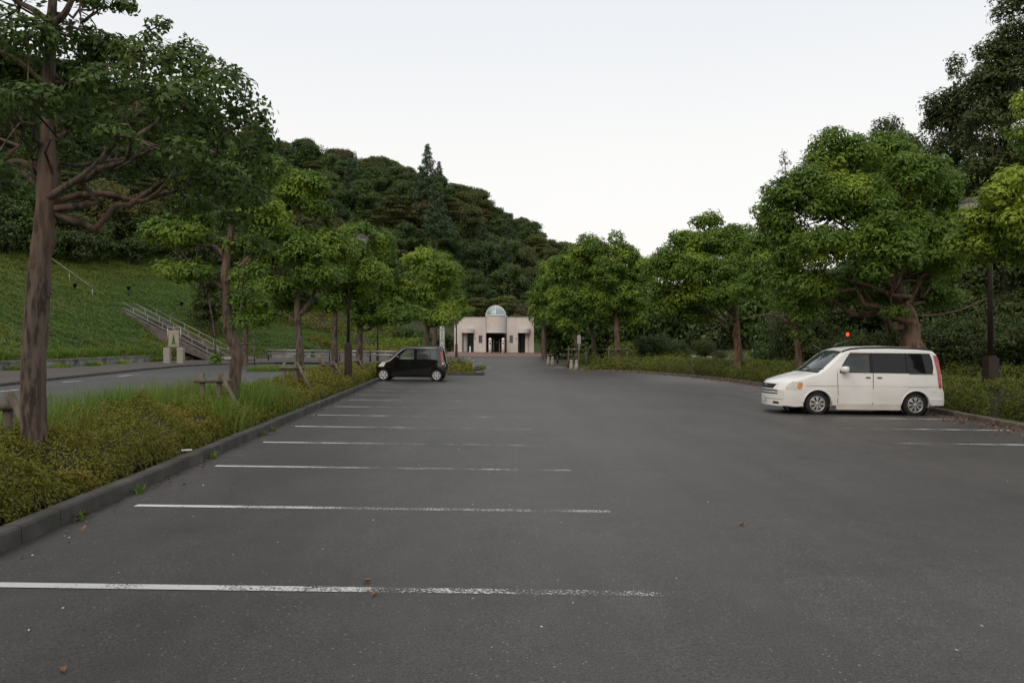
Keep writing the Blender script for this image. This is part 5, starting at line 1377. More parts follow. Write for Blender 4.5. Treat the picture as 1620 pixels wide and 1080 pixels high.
# ------------------------------------------------------------------ white building with glass dome
def building():
    y0 = 90.0; s = y0 / F
    X0, X1 = tx(718.5, y0), tx(844.6, y0); cx_ = tx(784.2, y0)
    zg = G1(cx_, y0) + 0.02
    root = empty('white_building', (cx_, y0, zg), label='small white single-storey building with a glass dome at the end of the car park', cat='building')
    def U(px): return (px - 784.2) * s
    wall = M('warm_white_render', (0.57, 0.52, 0.49), (0.62, 0.57, 0.54), 1.5, 0.8, 0.08, 25, c3=(0.52, 0.47, 0.445), scale3=0.5)
    grey = M('grey_render', (0.34, 0.32, 0.30), (0.40, 0.38, 0.36), 2, 0.8)
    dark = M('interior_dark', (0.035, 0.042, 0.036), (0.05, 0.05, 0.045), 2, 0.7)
    brown = M('entrance_brown', (0.13, 0.060, 0.045), rough=0.7)
    glassm = M('dome_glass', (0.20, 0.27, 0.29), (0.30, 0.37, 0.38), 0.6, 0.12, spec=0.8)
    winm = M('window_glass', (0.10, 0.12, 0.125), rough=0.1, spec=0.8)
    doorg = M('door_glass_green', (0.03, 0.075, 0.07), (0.05, 0.10, 0.09), 1.5, 0.15, spec=0.7)
    H = 4.25; D = 6.0; th = 0.25
    def Z(py): return (H0 - py) * s + CAMH - zg
    # front wall pieces round the openings
    door_l = (U(732), U(749.5)); door_r = (U(819.5), U(837)); mid = (U(768.5), U(801.5))
    win_l = (U(757), U(763.2)); win_r = (U(806), U(811.8))
    wz0, wz1, dz = Z(542.6), Z(530.4), Z(526.6)
    def seg(x0, x1, z0, z1, nm='wall'): 
        MB().box(x0, x1, 0, th, z0, z1).build(nm, wall, root)
    mb = MB()
    xsn = [U(718.5), door_l[0], door_l[1], win_l[0], win_l[1], mid[0], mid[1], win_r[0], win_r[1], door_r[0], door_r[1], U(844.6)]
    mb.box(xsn[0], xsn[1], 0, th, -0.3, dz); mb.box(xsn[2], xsn[3], 0, th, -0.3, dz); mb.box(xsn[4], xsn[5], 0, th, -0.3, dz)
    mb.box(xsn[6], xsn[7], 0, th, -0.3, dz); mb.box(xsn[8], xsn[9], 0, th, -0.3, dz); mb.box(xsn[10], xsn[11], 0, th, -0.3, dz)
    for a, b in ((3, 4), (7, 8)):
        mb.box(xsn[a], xsn[b], 0, th, -0.3, wz0); mb.box(xsn[a], xsn[b], 0, th, wz1, dz)
    mb.box(xsn[0], mid[0], 0, th, dz, H); mb.box(mid[1], xsn[11], 0, th, dz, H)
    mb.box(xsn[0], xsn[0] + th, th, D, -0.3, H); mb.box(xsn[11] - th, xsn[11], th, D, -0.3, H); mb.box(xsn[0] + th, xsn[11] - th, D - th, D, -0.3, H)
    mb.build('wall', wall, root, fix=False)
    MB().box(xsn[0] - 0.04, mid[0], -0.04, D, H, H + 0.07).build('parapet_cap', m_white, root)
    MB().box(U(802.5), xsn[11] + 0.04, -0.04, D, H, H + 0.07).build('parapet_cap', m_white, root)
    # tower block behind drum
    Ht = Z(499); rr = (mid[1] - mid[0]) / 2; cm = (mid[0] + mid[1]) / 2
    MB().box(mid[0] - 0.02, U(802.4), 0.3, 2.8, H - 0.3, Ht).build('tower', wall, root)
    n = 28; vs = []; fs = []
    for i in range(n + 1):
        t = PI + PI * i / n
        for z_ in (dz + 0.02, Ht):
            vs.append((cm + rr * math.cos(t), 0.35 + rr * 0.85 * math.sin(t), z_))
    for i in range(n): fs.append((2*i, 2*i+2, 2*i+3, 2*i+1))
    nb = len(vs)
    mb = MB(); mb.add(vs, fs, True)
    mb.add([vs[2*i] for i in range(n+1)], [tuple(range(n+1))]); mb.add([vs[2*i+1] for i in range(n+1)], [tuple(range(n+1))])
    mb.build('drum', wall, root, fix=False)
    MB().tube([(cm + (rr+0.03) * math.cos(PI + PI*i/n), 0.35 + (rr*0.85+0.03) * math.sin(PI + PI*i/n), Ht - 0.02) for i in range(n+1)], 0.05, 6).build('drum_rim', m_white, root)
    MB().tube([(cm + (rr+0.02) * math.cos(PI + PI*i/n), 0.35 + (rr*0.85+0.02) * math.sin(PI + PI*i/n), dz + 0.05) for i in range(n+1)], 0.045, 6).build('drum_rim', m_white, root)
    # dome
    R = U(799.6) - cm; R = (U(799.6) - U(768.6)) / 2; dc = (U(799.6) + U(768.6)) / 2; dH = Z(483.0) - Ht
    prof = [(R * math.cos(a), dH * math.sin(a)) for a in np.linspace(0, PI/2, 9)]
    prof[-1] = (0.01, dH)
    dm = MB().lathe(prof, 28, (dc, 1.1, Ht)).build('dome', glassm, root)
    for ang in (0, PI/2):
        pts = [(dc + (R+0.02)*math.cos(a)*math.cos(ang), 1.1 + (R+0.02)*math.cos(a)*math.sin(ang), Ht + (dH+0.02)*math.sin(a)) for a in np.linspace(0, PI, 25)]
        MB().tube(pts, 0.055, 6).build('dome_rib', m_white, dm)
    MB().tube([(dc + (R+0.03)*math.cos(a), 1.1 + (R+0.03)*math.sin(a), Ht + 0.04) for a in np.linspace(0, 2*PI, 33)], 0.05, 6, caps=False).build('dome_ring', m_white, dm)
    # central passage
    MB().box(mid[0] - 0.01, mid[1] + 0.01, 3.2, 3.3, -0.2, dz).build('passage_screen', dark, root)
    for s_ in (0, 1):
        xx = mid[s_]; MB().box(xx - 0.06, xx + 0.06, 0.26, 3.2, -0.2, dz + 0.02).build('passage_side', brown if s_ else grey, root)
    MB().box(mid[0] - 0.03, mid[1] + 0.03, 0.26, 3.3, dz + 0.03, dz + 0.1).build('passage_ceiling', grey, root)
    for px in (780.2, 789.8): MB().tube([(U(px), 2.0, -0.1), (U(px), 2.0, Z(536))], 0.075, 10).build('inner_post', wall, root)
    MB().box(U(783.5), U(787.2), 3.12, 3.19, Z(542.4), Z(540.5)).build('notice', m_white, root)
    MB().box(U(798.6), U(799.4), -0.4, 0.0, -0.1, dz - 0.03).build('column', brown, root)
    # doors
    for (a, b), side in ((door_l, -1), (door_r, 1)):
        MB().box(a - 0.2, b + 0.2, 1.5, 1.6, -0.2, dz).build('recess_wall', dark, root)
        MB().box(a + 0.1, b + 0.1, th + 0.01, 1.5, dz + 0.01, dz + 0.06).build('soffit', grey, root)
        c_, r_ = (a + b) / 2 + 0.04 * side, (b - a) / 2 + 0.12
        vs = []; n2 = 16
        for i in range(n2 + 1):
            t = PI + PI * i / n2
            for z_ in (dz, Z(520.2)): vs.append((c_ + r_ * math.cos(t), 0.02 + 0.75 * math.sin(t), z_))
        mb = MB(); mb.add(vs, [(2*i, 2*i+2, 2*i+3, 2*i+1) for i in range(n2)], True)
        mb.add([vs[2*i] for i in range(n2+1)], [tuple(range(n2+1))]); mb.add([vs[2*i+1] for i in range(n2+1)], [tuple(range(n2+1))])
        mb.build('canopy', wall, root, fix=False)
        if side < 0:
            MB().lathe([(0.31, -0.1), (0.31, dz)], 20, (a + 0.28, 0.45, 0)).build('column', grey, root)
            d = MB().box(U(739.5), U(748.6), 1.38, 1.44, -0.1, Z(529)).build('door', doorg, root)
            MB().box(U(739.5), U(748.6), 1.36, 1.375, Z(531.5), Z(530.6)).build('frame', m_steel, d)
            MB().box(U(742.7), U(745.0), -0.35, -0.30, 0.02, Z(547.6)).build('white_board', m_white, root)
            MB().box(U(730.9), U(731.6), -0.06, -0.02, -0.1, dz).build('drainpipe', brown, root)
        else:
            MB().lathe([(0.27, -0.1), (0.27, dz)], 20, (b - 0.22, 0.35, 0)).build('column', wall, root)
            d = MB().box(U(824.5), U(832), 1.38, 1.44, -0.1, Z(529)).build('door', M('door_blue_black', (0.018, 0.022, 0.035), rough=0.3), root)
            MB().box(U(820.3), U(822.2), 0.9, 1.3, -0.1, Z(529)).build('partition', M('olive_panel', (0.09, 0.11, 0.05), rough=0.6), root)
    # windows with bars
    for (a, b) in (win_l, win_r):
        w = MB().box(a, b, 0.14, 0.17, wz0, wz1).build('window', winm, root)
        fr = MB(); fr.box(a, a + 0.04, 0.02, 0.13, wz0, wz1); fr.box(b - 0.04, b, 0.02, 0.13, wz0, wz1); fr.box(a + .04, b - .04, 0.02, 0.13, wz0, wz0 + 0.04); fr.box(a + .04, b - .04, 0.02, 0.13, wz1 - 0.04, wz1)
        fr.build('frame', m_steel, w)
        for i in range(1, 4):
            xx = a + (b - a) * i / 4
            MB().box(xx - 0.012, xx + 0.012, 0.05, 0.09, wz0 + .04, wz1 - .04).build('bar', m_steel, w)
    for px in (751.5, 816.8): MB().box(U(px) - 0.06, U(px) + 0.06, -0.025, 0.0, Z(536.6), Z(534.6)).build('wall_plaque', brown, root)
    return zg
zgb = building()
def globe_post(px, lab):
    y = 88.2; x = tx(px, y); z = G1(x, y); s = y / F
    root = empty('globe_lamp', (x, y, z), label=lab, cat='lamp', group='white globe pillars at the building entrance')
    h = at(0, 539.5, y).z - z
    MB().lathe([(0, -0.1), (0.19, -0.1), (0.17, h - 0.06), (0.10, h)], 18).build('pillar', m_white, root)
    MB().lathe([(0, h + 0.0), (0.12, h + 0.0), (0.17, h + 0.12), (0.185, h + 0.20), (0.15, h + 0.33), (0.0, h + 0.40)], 18).build('globe', M('milk_glass', (0.8, 0.79, 0.76), rough=0.3), root)
    MB().box(-0.09, 0.09, -0.205, -0.16, h - 0.34, h - 0.14).build('dark_plate', m_black if px < 780 else m_brickred, root)
globe_post(775.4, 'left white pillar with globe at the building entrance')
globe_post(796.0, 'right white pillar with globe at the building entrance')
# ------------------------------------------------------------------ cars
def skirt(mb, ring, N):
    k = len(ring); n = len(mb.v)
    mb.v += [mb.v[i] for i in ring] + [mb.v[N + i] for i in ring]
    mb.f += [(n + i, n + (i+1) % k, n + k + (i+1) % k, n + k + i) for i in range(k)]; mb.sm += [False] * k

class Car:
    def __init__(s, W, belt, roof, tumble, bow, prof, plan, zb, rc_hood=0.10, rc_roof=0.12, crown=0.035):
        s.W, s.belt, s.roof, s.tb, s.bow = W / 2, belt, roof, tumble, bow
        s.prof, s.plan, s.zb, s.rh, s.rr, s.crown = prof, plan, zb, rc_hood, rc_roof, crown
        s.L = prof[-1][0]
    def ztop(s, x): return float(np.interp(x, *zip(*s.prof)))
    def zbot(s, x): return float(np.interp(x, *zip(*s.zb)))
    def w(s, x): return s.W * float(np.interp(x, *zip(*s.plan)))
    def side(s, x, z):
        t = max(0.0, (z - s.belt) / (s.roof - s.belt))
        low = max(0.0, (s.belt * 0.42 - z)) * 0.10
        mid = 0.012 * math.sin(min(1, max(0, (z - 0.25) / (s.belt - 0.25))) * PI)
        return s.w(x) - s.tb * t ** 1.25 - low + mid
    def warp(s, p):
        x, y, z = p
        q = (abs(y) / s.W) ** 2.4
        b = np.interp(x, [0, 0.9, 2.2, s.L - 0.5, s.L], [s.bow, s.bow * 0.62, 0, 0, -0.07])
        if z > s.belt: b = b
        return (x + b * q, y, z)
    def rc(s, x):
        zt = s.ztop(x)
        return s.rh + (s.rr - s.rh) * min(1, max(0, (zt - s.belt) / (s.roof - s.belt)))
    def section(s, x, off=0.0):
        zt = s.ztop(x); zb = s.zbot(x); rc = min(s.rc(x), (zt - zb) * 0.45)
        zs = zt - rc
        pts = [(0, zb), (s.side(x, zb) * 0.92 - 0.02, zb)]
        for t in (0.05, 0.12, 0.25, 0.4, 0.55, 0.7, 0.85, 1.0):
            z = zb + (zs - zb) * t
            pts.append((s.side(x, z), z))
        ws = s.side(x, zs)
        for a in (18, 36, 54, 72, 90):
            a_ = math.radians(a)
            pts.append((ws - rc * 1.15 * (1 - math.cos(a_)), zs + rc * math.sin(a_)))
        wt = pts[-1][0]
        for f in (0.8, 0.6, 0.4, 0.2, 0.0):
            pts.append((wt * f, zt + s.crown * (1 - f * f) * min(1, (zt) / s.roof)))
        return pts
    def body(s, xs):
        mb = MB(); secs = [s.section(x) for x in xs]; n = len(secs[0]); vs = []
        for x, sec in zip(xs, secs):
            ring = sec + [(-y, z) for y, z in reversed(sec[1:-1])]
            vs += [s.warp((x, y, z)) for y, z in ring]
        m = len(secs[0]) * 2 - 2
        fs = [(i*m+j, i*m+(j+1) % m, (i+1)*m+(j+1) % m, (i+1)*m+j) for i in range(len(xs)-1) for j in range(m)]
        fs += [tuple(reversed(range(m))), tuple((len(xs)-1)*m + j for j in range(m))]
        mb.add(vs, fs, True)
        for i in (-1, -2): mb.sm[i] = False
        return mb
    def top_z(s, x, f):
        """z on the upper surface at fraction f of the top width"""
        sec = s.section(x); wt = sec[14][0]
        return wt * f, s.ztop(x) + s.crown * (1 - f * f) * min(1, s.ztop(x) / s.roof)
    # sheet on the flank; rows of (z, x0, x1)
    def side_patch(s, name, rows, off, mat, parent, sgn=-1, nx=10, thick=0.012, smooth=True):
        nz = len(rows); vs = []
        for layer in (off, off - thick):
            for z, x0, x1 in rows:
                for i in range(nx + 1):
                    x = x0 + (x1 - x0) * i / nx
                    p = s.warp((x, s.side(x, z), z))
                    vs.append((p[0], sgn * (p[1] + layer), p[2]))
        m = nx + 1; N = m * nz
        fs = [(j*m+i, j*m+i+1, (j+1)*m+i+1, (j+1)*m+i) for j in range(nz-1) for i in range(nx)]
        fs += [tuple(N + k for k in reversed(f)) for f in fs]
        ring = [i for i in range(m)] + [j*m+nx for j in range(1, nz)] + [(nz-1)*m+i for i in reversed(range(nx))] + [j*m for j in reversed(range(1, nz-1))]
        mb = MB(); mb.add(vs, fs, smooth)
        skirt(mb, ring, N)
        return mb.build(name, mat, parent)
    def top_patch(s, name, x0, x1, f0, off, mat, parent, nx=8, nf=10, f1=None, thick=0.012, fa=-1, fb=1):
        f1 = f0 if f1 is None else f1; vs = []
        for layer in (off, off - thick):
            for i in range(nx + 1):
                x = x0 + (x1 - x0) * i / nx; ff = f0 + (f1 - f0) * i / nx
                dz = (s.ztop(x + 0.02) - s.ztop(x - 0.02)) / 0.04; l = math.hypot(1, dz)
                for j in range(nf + 1):
                    f = ff * (fa + (fb - fa) * j / nf)
                    y, z = s.top_z(x, f); p = s.warp((x, y, z))
                    vs.append((p[0] - dz / l * layer, p[1], p[2] + layer / l))
        m = nf + 1; N = m * (nx + 1)
        fs = [(i*m+j, i*m+j+1, (i+1)*m+j+1, (i+1)*m+j) for i in range(nx) for j in range(nf)]
        fs += [tuple(N + k for k in reversed(f)) for f in fs]
        ring = list(range(m)) + [i*m+nf for i in range(1, nx+1)] + [nx*m+j for j in reversed(range(nf))] + [i*m for i in reversed(range(1, nx))]
        mb = MB(); mb.add(vs, fs, True); skirt(mb, ring, N)
        return mb.build(name, mat, parent)
    def nose_patch(s, name, rows, off, mat, parent, ny=8, thick=0.015, x=0.0):
        """sheet on the front face; rows of (z, y0, y1)"""
        vs = []; nz = len(rows)
        for layer in (off, off - thick):
            for row in rows:
                z, y0, y1 = row[:3]; xx = row[3] if len(row) > 3 else x
                for i in range(ny + 1):
                    y = y0 + (y1 - y0) * i / ny
                    p = s.warp((xx, abs(y), z)); vs.append((p[0] - layer, y, z))
        m = ny + 1; N = m * nz
        fs = [(j*m+i, j*m+i+1, (j+1)*m+i+1, (j+1)*m+i) for j in range(nz-1) for i in range(ny)]
        fs += [tuple(N + k for k in reversed(f)) for f in fs]
        ring = list(range(m)) + [j*m+ny for j in range(1, nz)] + [(nz-1)*m+i for i in reversed(range(ny))] + [j*m for j in reversed(range(1, nz-1))]
        mb = MB(); mb.add(vs, fs, True); skirt(mb, ring, N)
        return mb.build(name, mat, parent)
    def xfront(s, z):
        """x where the silhouette reaches height z"""
        for a, b in zip(s.prof[:-1], s.prof[1:]):
            if a[1] <= z <= b[1] and b[1] > a[1]: return a[0] + (b[0]-a[0]) * (z - a[1]) / (b[1]-a[1])
        return 0.0

def cut_wheels(o, cuts):
    """cuts: (x, z, r) wheel wells cut through the body"""
    mb = MB()
    for x, z, r, y0, y1 in cuts:
        n = 32; vs = []
        for yy in (y0, y1):
            for i in range(n): vs.append((x + r*math.cos(2*PI*i/n), yy, z + r*math.sin(2*PI*i/n)))
        mb.add(vs, [tuple(range(n)), tuple(reversed(range(n, 2*n)))] + [(i, n+i, n+(i+1) % n, (i+1) % n) for i in range(n)])
    c = mb.build('cutter', [])
    md = o.modifiers.new('b', 'BOOLEAN'); md.operation = 'DIFFERENCE'; md.solver = 'EXACT'; md.object = c
    dg = bpy.context.evaluated_depsgraph_get()
    me = bpy.data.meshes.new_from_object(o.evaluated_get(dg), depsgraph=dg)
    o.modifiers.clear(); old = o.data; o.data = me
    bpy.data.objects.remove(c); bpy.data.meshes.remove(old)
    me.name = 'body'
    me.set_sharp_from_angle(angle=math.radians(38))

m_tyre = M('tyre_rubber', (0.012, 0.012, 0.012), (0.022, 0.021, 0.020), 20, 0.85)
m_well = M('wheel_well', (0.010, 0.010, 0.010), rough=0.95)
m_chrome = M('chrome', (0.65, 0.65, 0.65), rough=0.15, metallic=1.0)
m_lens = M('headlight_lens', (0.74, 0.74, 0.70), (0.55, 0.55, 0.52), 14, 0.08, spec=0.8, coat=1)
m_amber = M('amber_lens', (0.70, 0.30, 0.09), (0.55, 0.24, 0.08), 22, 0.15, spec=0.6, coat=1)
m_tail = M('tail_lens', (0.32, 0.012, 0.010), (0.42, 0.03, 0.02), 18, 0.15, spec=0.6, coat=1)
m_glass = M('tinted_glass', (0.008, 0.009, 0.011), rough=0.05, spec=0.35)
m_glassf = M('car_glass_clearer', (0.022, 0.030, 0.027), (0.045, 0.055, 0.050), 2, 0.04, spec=0.5)
m_seal = M('window_seal', (0.010, 0.010, 0.010), rough=0.6)
m_plate = M('number_plate', (0.66, 0.65, 0.60), rough=0.5)
m_platei = M('plate_ink', (0.06, 0.13, 0.09), rough=0.6)

def wheel(parent, x, y, z, r, w, rimc, spokes, sgn, cap_r=0.62):
    root = empty('wheel', (x, y, z)); root.parent = parent
    prof = [(r*0.66, w*.5), (r*0.80, w*.52), (r*0.93, w*.48), (r, w*.34), (r, -w*.34), (r*0.93, -w*.48), (r*.66, -w*.5)]
    MB().lathe([(a, b) for a, b in prof], 36, axis='y').build('tyre', m_tyre, root)
    f = sgn * w * 0.5
    mb = MB()
    mb.lathe([(r*0.68, f - sgn*0.004), (r*0.66, f + sgn*0.008), (r*0.60, f + sgn*0.004), (r*0.57, f - sgn*0.035)], 36, axis='y')
    mb.build('rim', rimc, root)
    MB().lathe([(0.0, f - sgn*0.05), (r*0.62, f - sgn*0.05)], 30, axis='y').build('brake_disc', m_well, root)
    mb = MB()
    for i in range(spokes):
        a = 2*PI*i/spokes; wd = PI / spokes * 0.62
        vs = []
        for (rr, da, dy) in ((0.13, -wd*1.6, 0.0), (0.13, wd*1.6, 0.0), (0.40, wd*0.9, 0.004), (0.60, wd*1.05, -0.004), (0.60, -wd*1.05, -0.004), (0.40, -wd*0.9, 0.004)):
            for q in (0, -0.02): vs.append((r*rr*math.cos(a+da), f + sgn*(dy + q), r*rr*math.sin(a+da)))
        top = [0, 2, 4, 6, 8, 10]
        mb.add(vs, [tuple(top)] + [(top[j], top[(j+1) % 6], top[(j+1) % 6]+1, top[j]+1) for j in range(6)])
    mb.lathe([(0, f + sgn*0.012), (r*0.12, f + sgn*0.010), (r*0.17, f - sgn*0.01)], 18, axis='y')
    mb.build('wheel_cover', rimc, root)
    return root

def text_mesh(name, body, size, mat, parent, M_, extr=0.002):
    cu = bpy.data.curves.new(name, 'FONT'); cu.body = body; cu.size = size; cu.align_x = 'CENTER'; cu.align_y = 'CENTER'; cu.extrude = extr
    o = bpy.data.objects.new(name, cu); COL.objects.link(o)
    me = bpy.data.meshes.new_from_object(o.evaluated_get(bpy.context.evaluated_depsgraph_get()))
    bpy.data.objects.remove(o)
    me.transform(M_); return link(name, me, mat, parent)

# ---- white van, nose to the left
m_van = M('van_white_paint', (0.74, 0.74, 0.73), (0.78, 0.775, 0.765), 1.4, 0.30, spec=0.5, coat=0.5, c3=(0.68, 0.665, 0.64), scale3=0.9)
m_skirt = M('van_skirt_dusty', (0.52, 0.475, 0.42), (0.62, 0.575, 0.52), 3.0, 0.42, spec=0.4, coat=0.2)
L_ = 4.52
vprof = [(0.0, 0.66), (0.035, 0.72), (0.08, 0.84), (0.16, 0.895), (0.45, 0.99), (0.80, 1.085), (0.98, 1.125), (1.18, 1.26), (1.45, 1.46), (1.70, 1.64), (1.82, 1.71), (2.0, 1.765), (2.3, 1.80), (3.0, 1.82), (3.8, 1.80), (4.18, 1.76), (4.30, 1.66), (4.36, 1.45), (4.42, 1.1), (4.445, 0.80), (4.50, 0.70), (4.52, 0.60)]
vplan = [(0, 0.90), (0.06, 0.955), (0.2, 0.985), (0.6, 1.0), (3.9, 1.0), (4.35, 0.975), (4.47, 0.95), (4.52, 0.90)]
vzb = [(0, 0.23), (0.3, 0.19), (0.7, 0.22), (4.1, 0.22), (4.52, 0.34)]
V_ = Car(1.70, 1.13, 1.80, 0.125, 0.30, vprof, vplan, vzb, rc_hood=0.055, rc_roof=0.11)
van = empty('white_van', label='white people carrier with tinted rear windows parked nose-left on the right side', cat='van')
bx_ = sorted(set([p[0] for p in vprof] + [0.015, 0.3, 0.6, 1.27, 1.5, 2.1, 2.6, 3.4, 4.0, 4.24]))
body = V_.body(bx_).build('body', m_van, van)
WR = 0.305; wx1, wx2 = 1.10, 3.68
cut_wheels(body, [(wx1, 0.31, 0.375, -1.2, -0.52), (wx1, 0.31, 0.375, 0.52, 1.2), (wx2, 0.31, 0.375, -1.2, -0.52), (wx2, 0.31, 0.375, 0.52, 1.2)])
body.data.materials.clear(); body.data.materials.append(m_van)
for s_ in (-1, 1):
    for wx in (wx1, wx2):
        MB().lathe([(0.375, -0.10), (0.375, 0.17)], 32, (wx, s_ * 0.66, 0.31), 'y').build('wheel_arch_liner', m_well, van)
        yy = V_.side(wx, 0.5)
        MB().tube([(wx + 0.375*math.cos(a), s_ * (V_.side(wx + 0.375*math.cos(a), max(.3, .31 + .375*math.sin(a))) + 0.004), 0.31 + 0.375*math.sin(a)) for a in np.linspace(0.02, PI - 0.02, 21)], 0.016, 6).build('arch_lip', m_van, van)
        wheel(van, wx, s_ * 0.735, WR + 0.002, WR, 0.19, M('hubcap_silver', (0.40, 0.40, 0.39), rough=0.35, metallic=0.6), 8, s_)
# recentre front arch on the warped flank
def vs_x(z): return V_.xfront(z)
for s_ in (-1, 1):
    def xw(z, o_=0.0): return 0.93 + (z - 1.12) / (1.70 - 1.12) * (1.70 - 0.93) + o_      # A pillar line on the flank
    # lower flank panels
    dr = V_.side_patch('front_door', [(0.33, 1.54, 2.54), (0.60, 1.54, 2.54), (0.78, 1.53, 2.54), (0.80, 1.53, 2.54), (1.125, 1.52, 2.54)], 0.008, m_van, van, s_)
    dr2 = V_.side_patch('sliding_door', [(0.33, 2.56, 3.24), (0.55, 2.56, 3.26), (0.72, 2.56, 3.48), (0.80, 2.56, 3.48), (1.125, 2.56, 3.48)], 0.008, m_van, van, s_)
    V_.side_patch('door_gap', [(0.31, 2.542, 2.558), (0.8, 2.542, 2.558), (1.13, 2.542, 2.558)], 0.0045, m_seal, van, s_, nx=1)
    V_.side_patch('door_gap', [(0.33, 1.525, 1.538), (0.60, 1.525, 1.538), (0.8, 1.515, 1.528), (1.13, 1.505, 1.518)], 0.0045, m_seal, van, s_, nx=1)
    V_.side_patch('slide_track', [(1.113, 3.50, 4.20), (1.126, 3.50, 4.20)], 0.004, m_seal, van, s_, nx=6)
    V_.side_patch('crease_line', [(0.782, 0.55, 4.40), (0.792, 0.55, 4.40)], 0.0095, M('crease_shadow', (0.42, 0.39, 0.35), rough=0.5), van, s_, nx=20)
    V_.side_patch('side_skirt', [(0.165, 1.52, 3.27), (0.19, 1.50, 3.28), (0.29, 1.50, 3.28), (0.315, 1.52, 3.27)], 0.028, m_skirt, van, s_, thick=0.06)
    # glazing
    V_.side_patch('window_seal', [(1.135, 1.58, 4.14), (1.30, 1.66, 4.17), (1.50, 1.81, 4.15), (1.665, 1.96, 4.09)], 0.004, m_seal, van, s_, nx=14)
    V_.side_patch('front_window', [(1.150, 1.61, 2.46), (1.30, 1.69, 2.46), (1.50, 1.84, 2.46), (1.650, 1.98, 2.46)], 0.009, m_glassf, van, s_)
    V_.side_patch('rear_window', [(1.150, 2.55, 3.42), (1.40, 2.55, 3.42), (1.650, 2.55, 3.42)], 0.009, m_glass, van, s_)
    V_.side_patch('quarter_window', [(1.150, 3.45, 4.10), (1.20, 3.45, 4.13), (1.40, 3.45, 4.13), (1.60, 3.45, 4.10), (1.650, 3.45, 4.04)], 0.009, m_glass, van, s_)
    V_.side_patch('rain_visor', [(1.60, 1.90, 2.50), (1.665, 1.98, 2.50)], 0.018, M('smoked_visor', (0.05, 0.035, 0.03), rough=0.2), van, s_)
    # roof rail
    MB().tube([(x, s_ * (V_.side(x, 1.70) - 0.055), V_.ztop(x) - 0.018) for x in np.linspace(1.80, 4.20, 24)], 0.030, 8).build('roof_rail', m_seal, van)
    # handles
    for x in (2.36, 2.66):
        h = V_.side_patch('door_handle', [(1.00, x, x + 0.11), (1.03, x - 0.01, x + 0.12)], 0.022, m_seal, dr if x < 2.5 else dr2, s_, nx=2, thick=0.02)
    V_.side_patch('fuel_flap' if s_ < 0 else 'vent', [(0.66, 4.10, 4.25), (0.88, 4.10, 4.25)], 0.0075, m_van, van, s_, nx=2)
    # tail lamp strips
    V_.side_patch('tail_light', [(0.76, 4.33, 4.415), (0.90, 4.31, 4.41), (1.2, 4.27, 4.385), (1.5, 4.21, 4.335), (1.62, 4.20, 4.28)], 0.014, m_tail, van, s_, nx=4, thick=0.03)
    # rear bumper skirt
    V_.side_patch('rear_skirt', [(0.30, 4.09, 4.50), (0.36, 4.09, 4.52), (0.44, 4.08, 4.52), (0.47, 4.08, 4.51)], 0.020, m_van, van, s_, thick=0.04)
    # headlights wrap round the corner
    V_.side_patch('headlight', [(0.68, 0.02, 0.42), (0.75, 0.03, 0.44), (0.84, 0.085, 0.46), (0.895, 0.18, 0.44)], 0.006, m_lens, van, s_, nx=6)
    V_.side_patch('indicator', [(0.70, 0.31, 0.41), (0.75, 0.30, 0.43), (0.83, 0.31, 0.45), (0.87, 0.34, 0.43)], 0.012, m_amber, van, s_, nx=5)
    # mirrors
    mp = V_.warp((1.70, V_.side(1.70, 1.2), 1.2))
    mr = MB(); 
    vs = []; cxm_, cym_, czm_ = mp[0] - 0.01, s_ * (mp[1] + 0.13), 1.225
    for (dx, k1) in ((-0.09, 0.55), (-0.06, 0.85), (0.0, 1.0), (0.06, 0.95)):
        for a in np.linspace(0, 2*PI, 17)[:-1]:
            ca, sa = math.cos(a), math.sin(a); q = (abs(ca)**4 + abs(sa)**4) ** -0.25
            vs.append((cxm_ + dx, cym_ + 0.115*k1*q*ca, czm_ + 0.085*k1*q*sa))
    fs = [(i*16+j, i*16+(j+1) % 16, (i+1)*16+(j+1) % 16, (i+1)*16+j) for i in range(3) for j in range(16)] + [tuple(range(16)), tuple(48 + j for j in range(16))]
    mirror = mr.add(vs, fs, True).build('wing_mirror', m_van, van)
    MB().box(mp[0] - 0.04, mp[0] + 0.06, min(s_*(mp[1]-0.03), cym_), max(s_*(mp[1]-0.03), cym_), 1.135, 1.17).build('mirror_arm', m_seal, mirror)
V_.top_patch('windscreen', 1.03, 1.78, 0.99, 0.006, m_glassf, van, f1=1.0)
V_.top_patch('cowl', 0.955, 1.035, 1.0, 0.004, m_seal, van, nx=2)
for f in (0.45, -0.35):
    y0_, z0_ = V_.top_z(1.03, f); p0 = V_.warp((1.03, y0_, z0_)); y1_, z1_ = V_.top_z(1.12, f - 0.7); p1 = V_.warp((1.12, y1_, z1_))
    MB().tube([(p0[0], p0[1], p0[2] + 0.02), (p1[0], p1[1], p1[2] + 0.025)], 0.009, 5).build('wiper', m_seal, van)
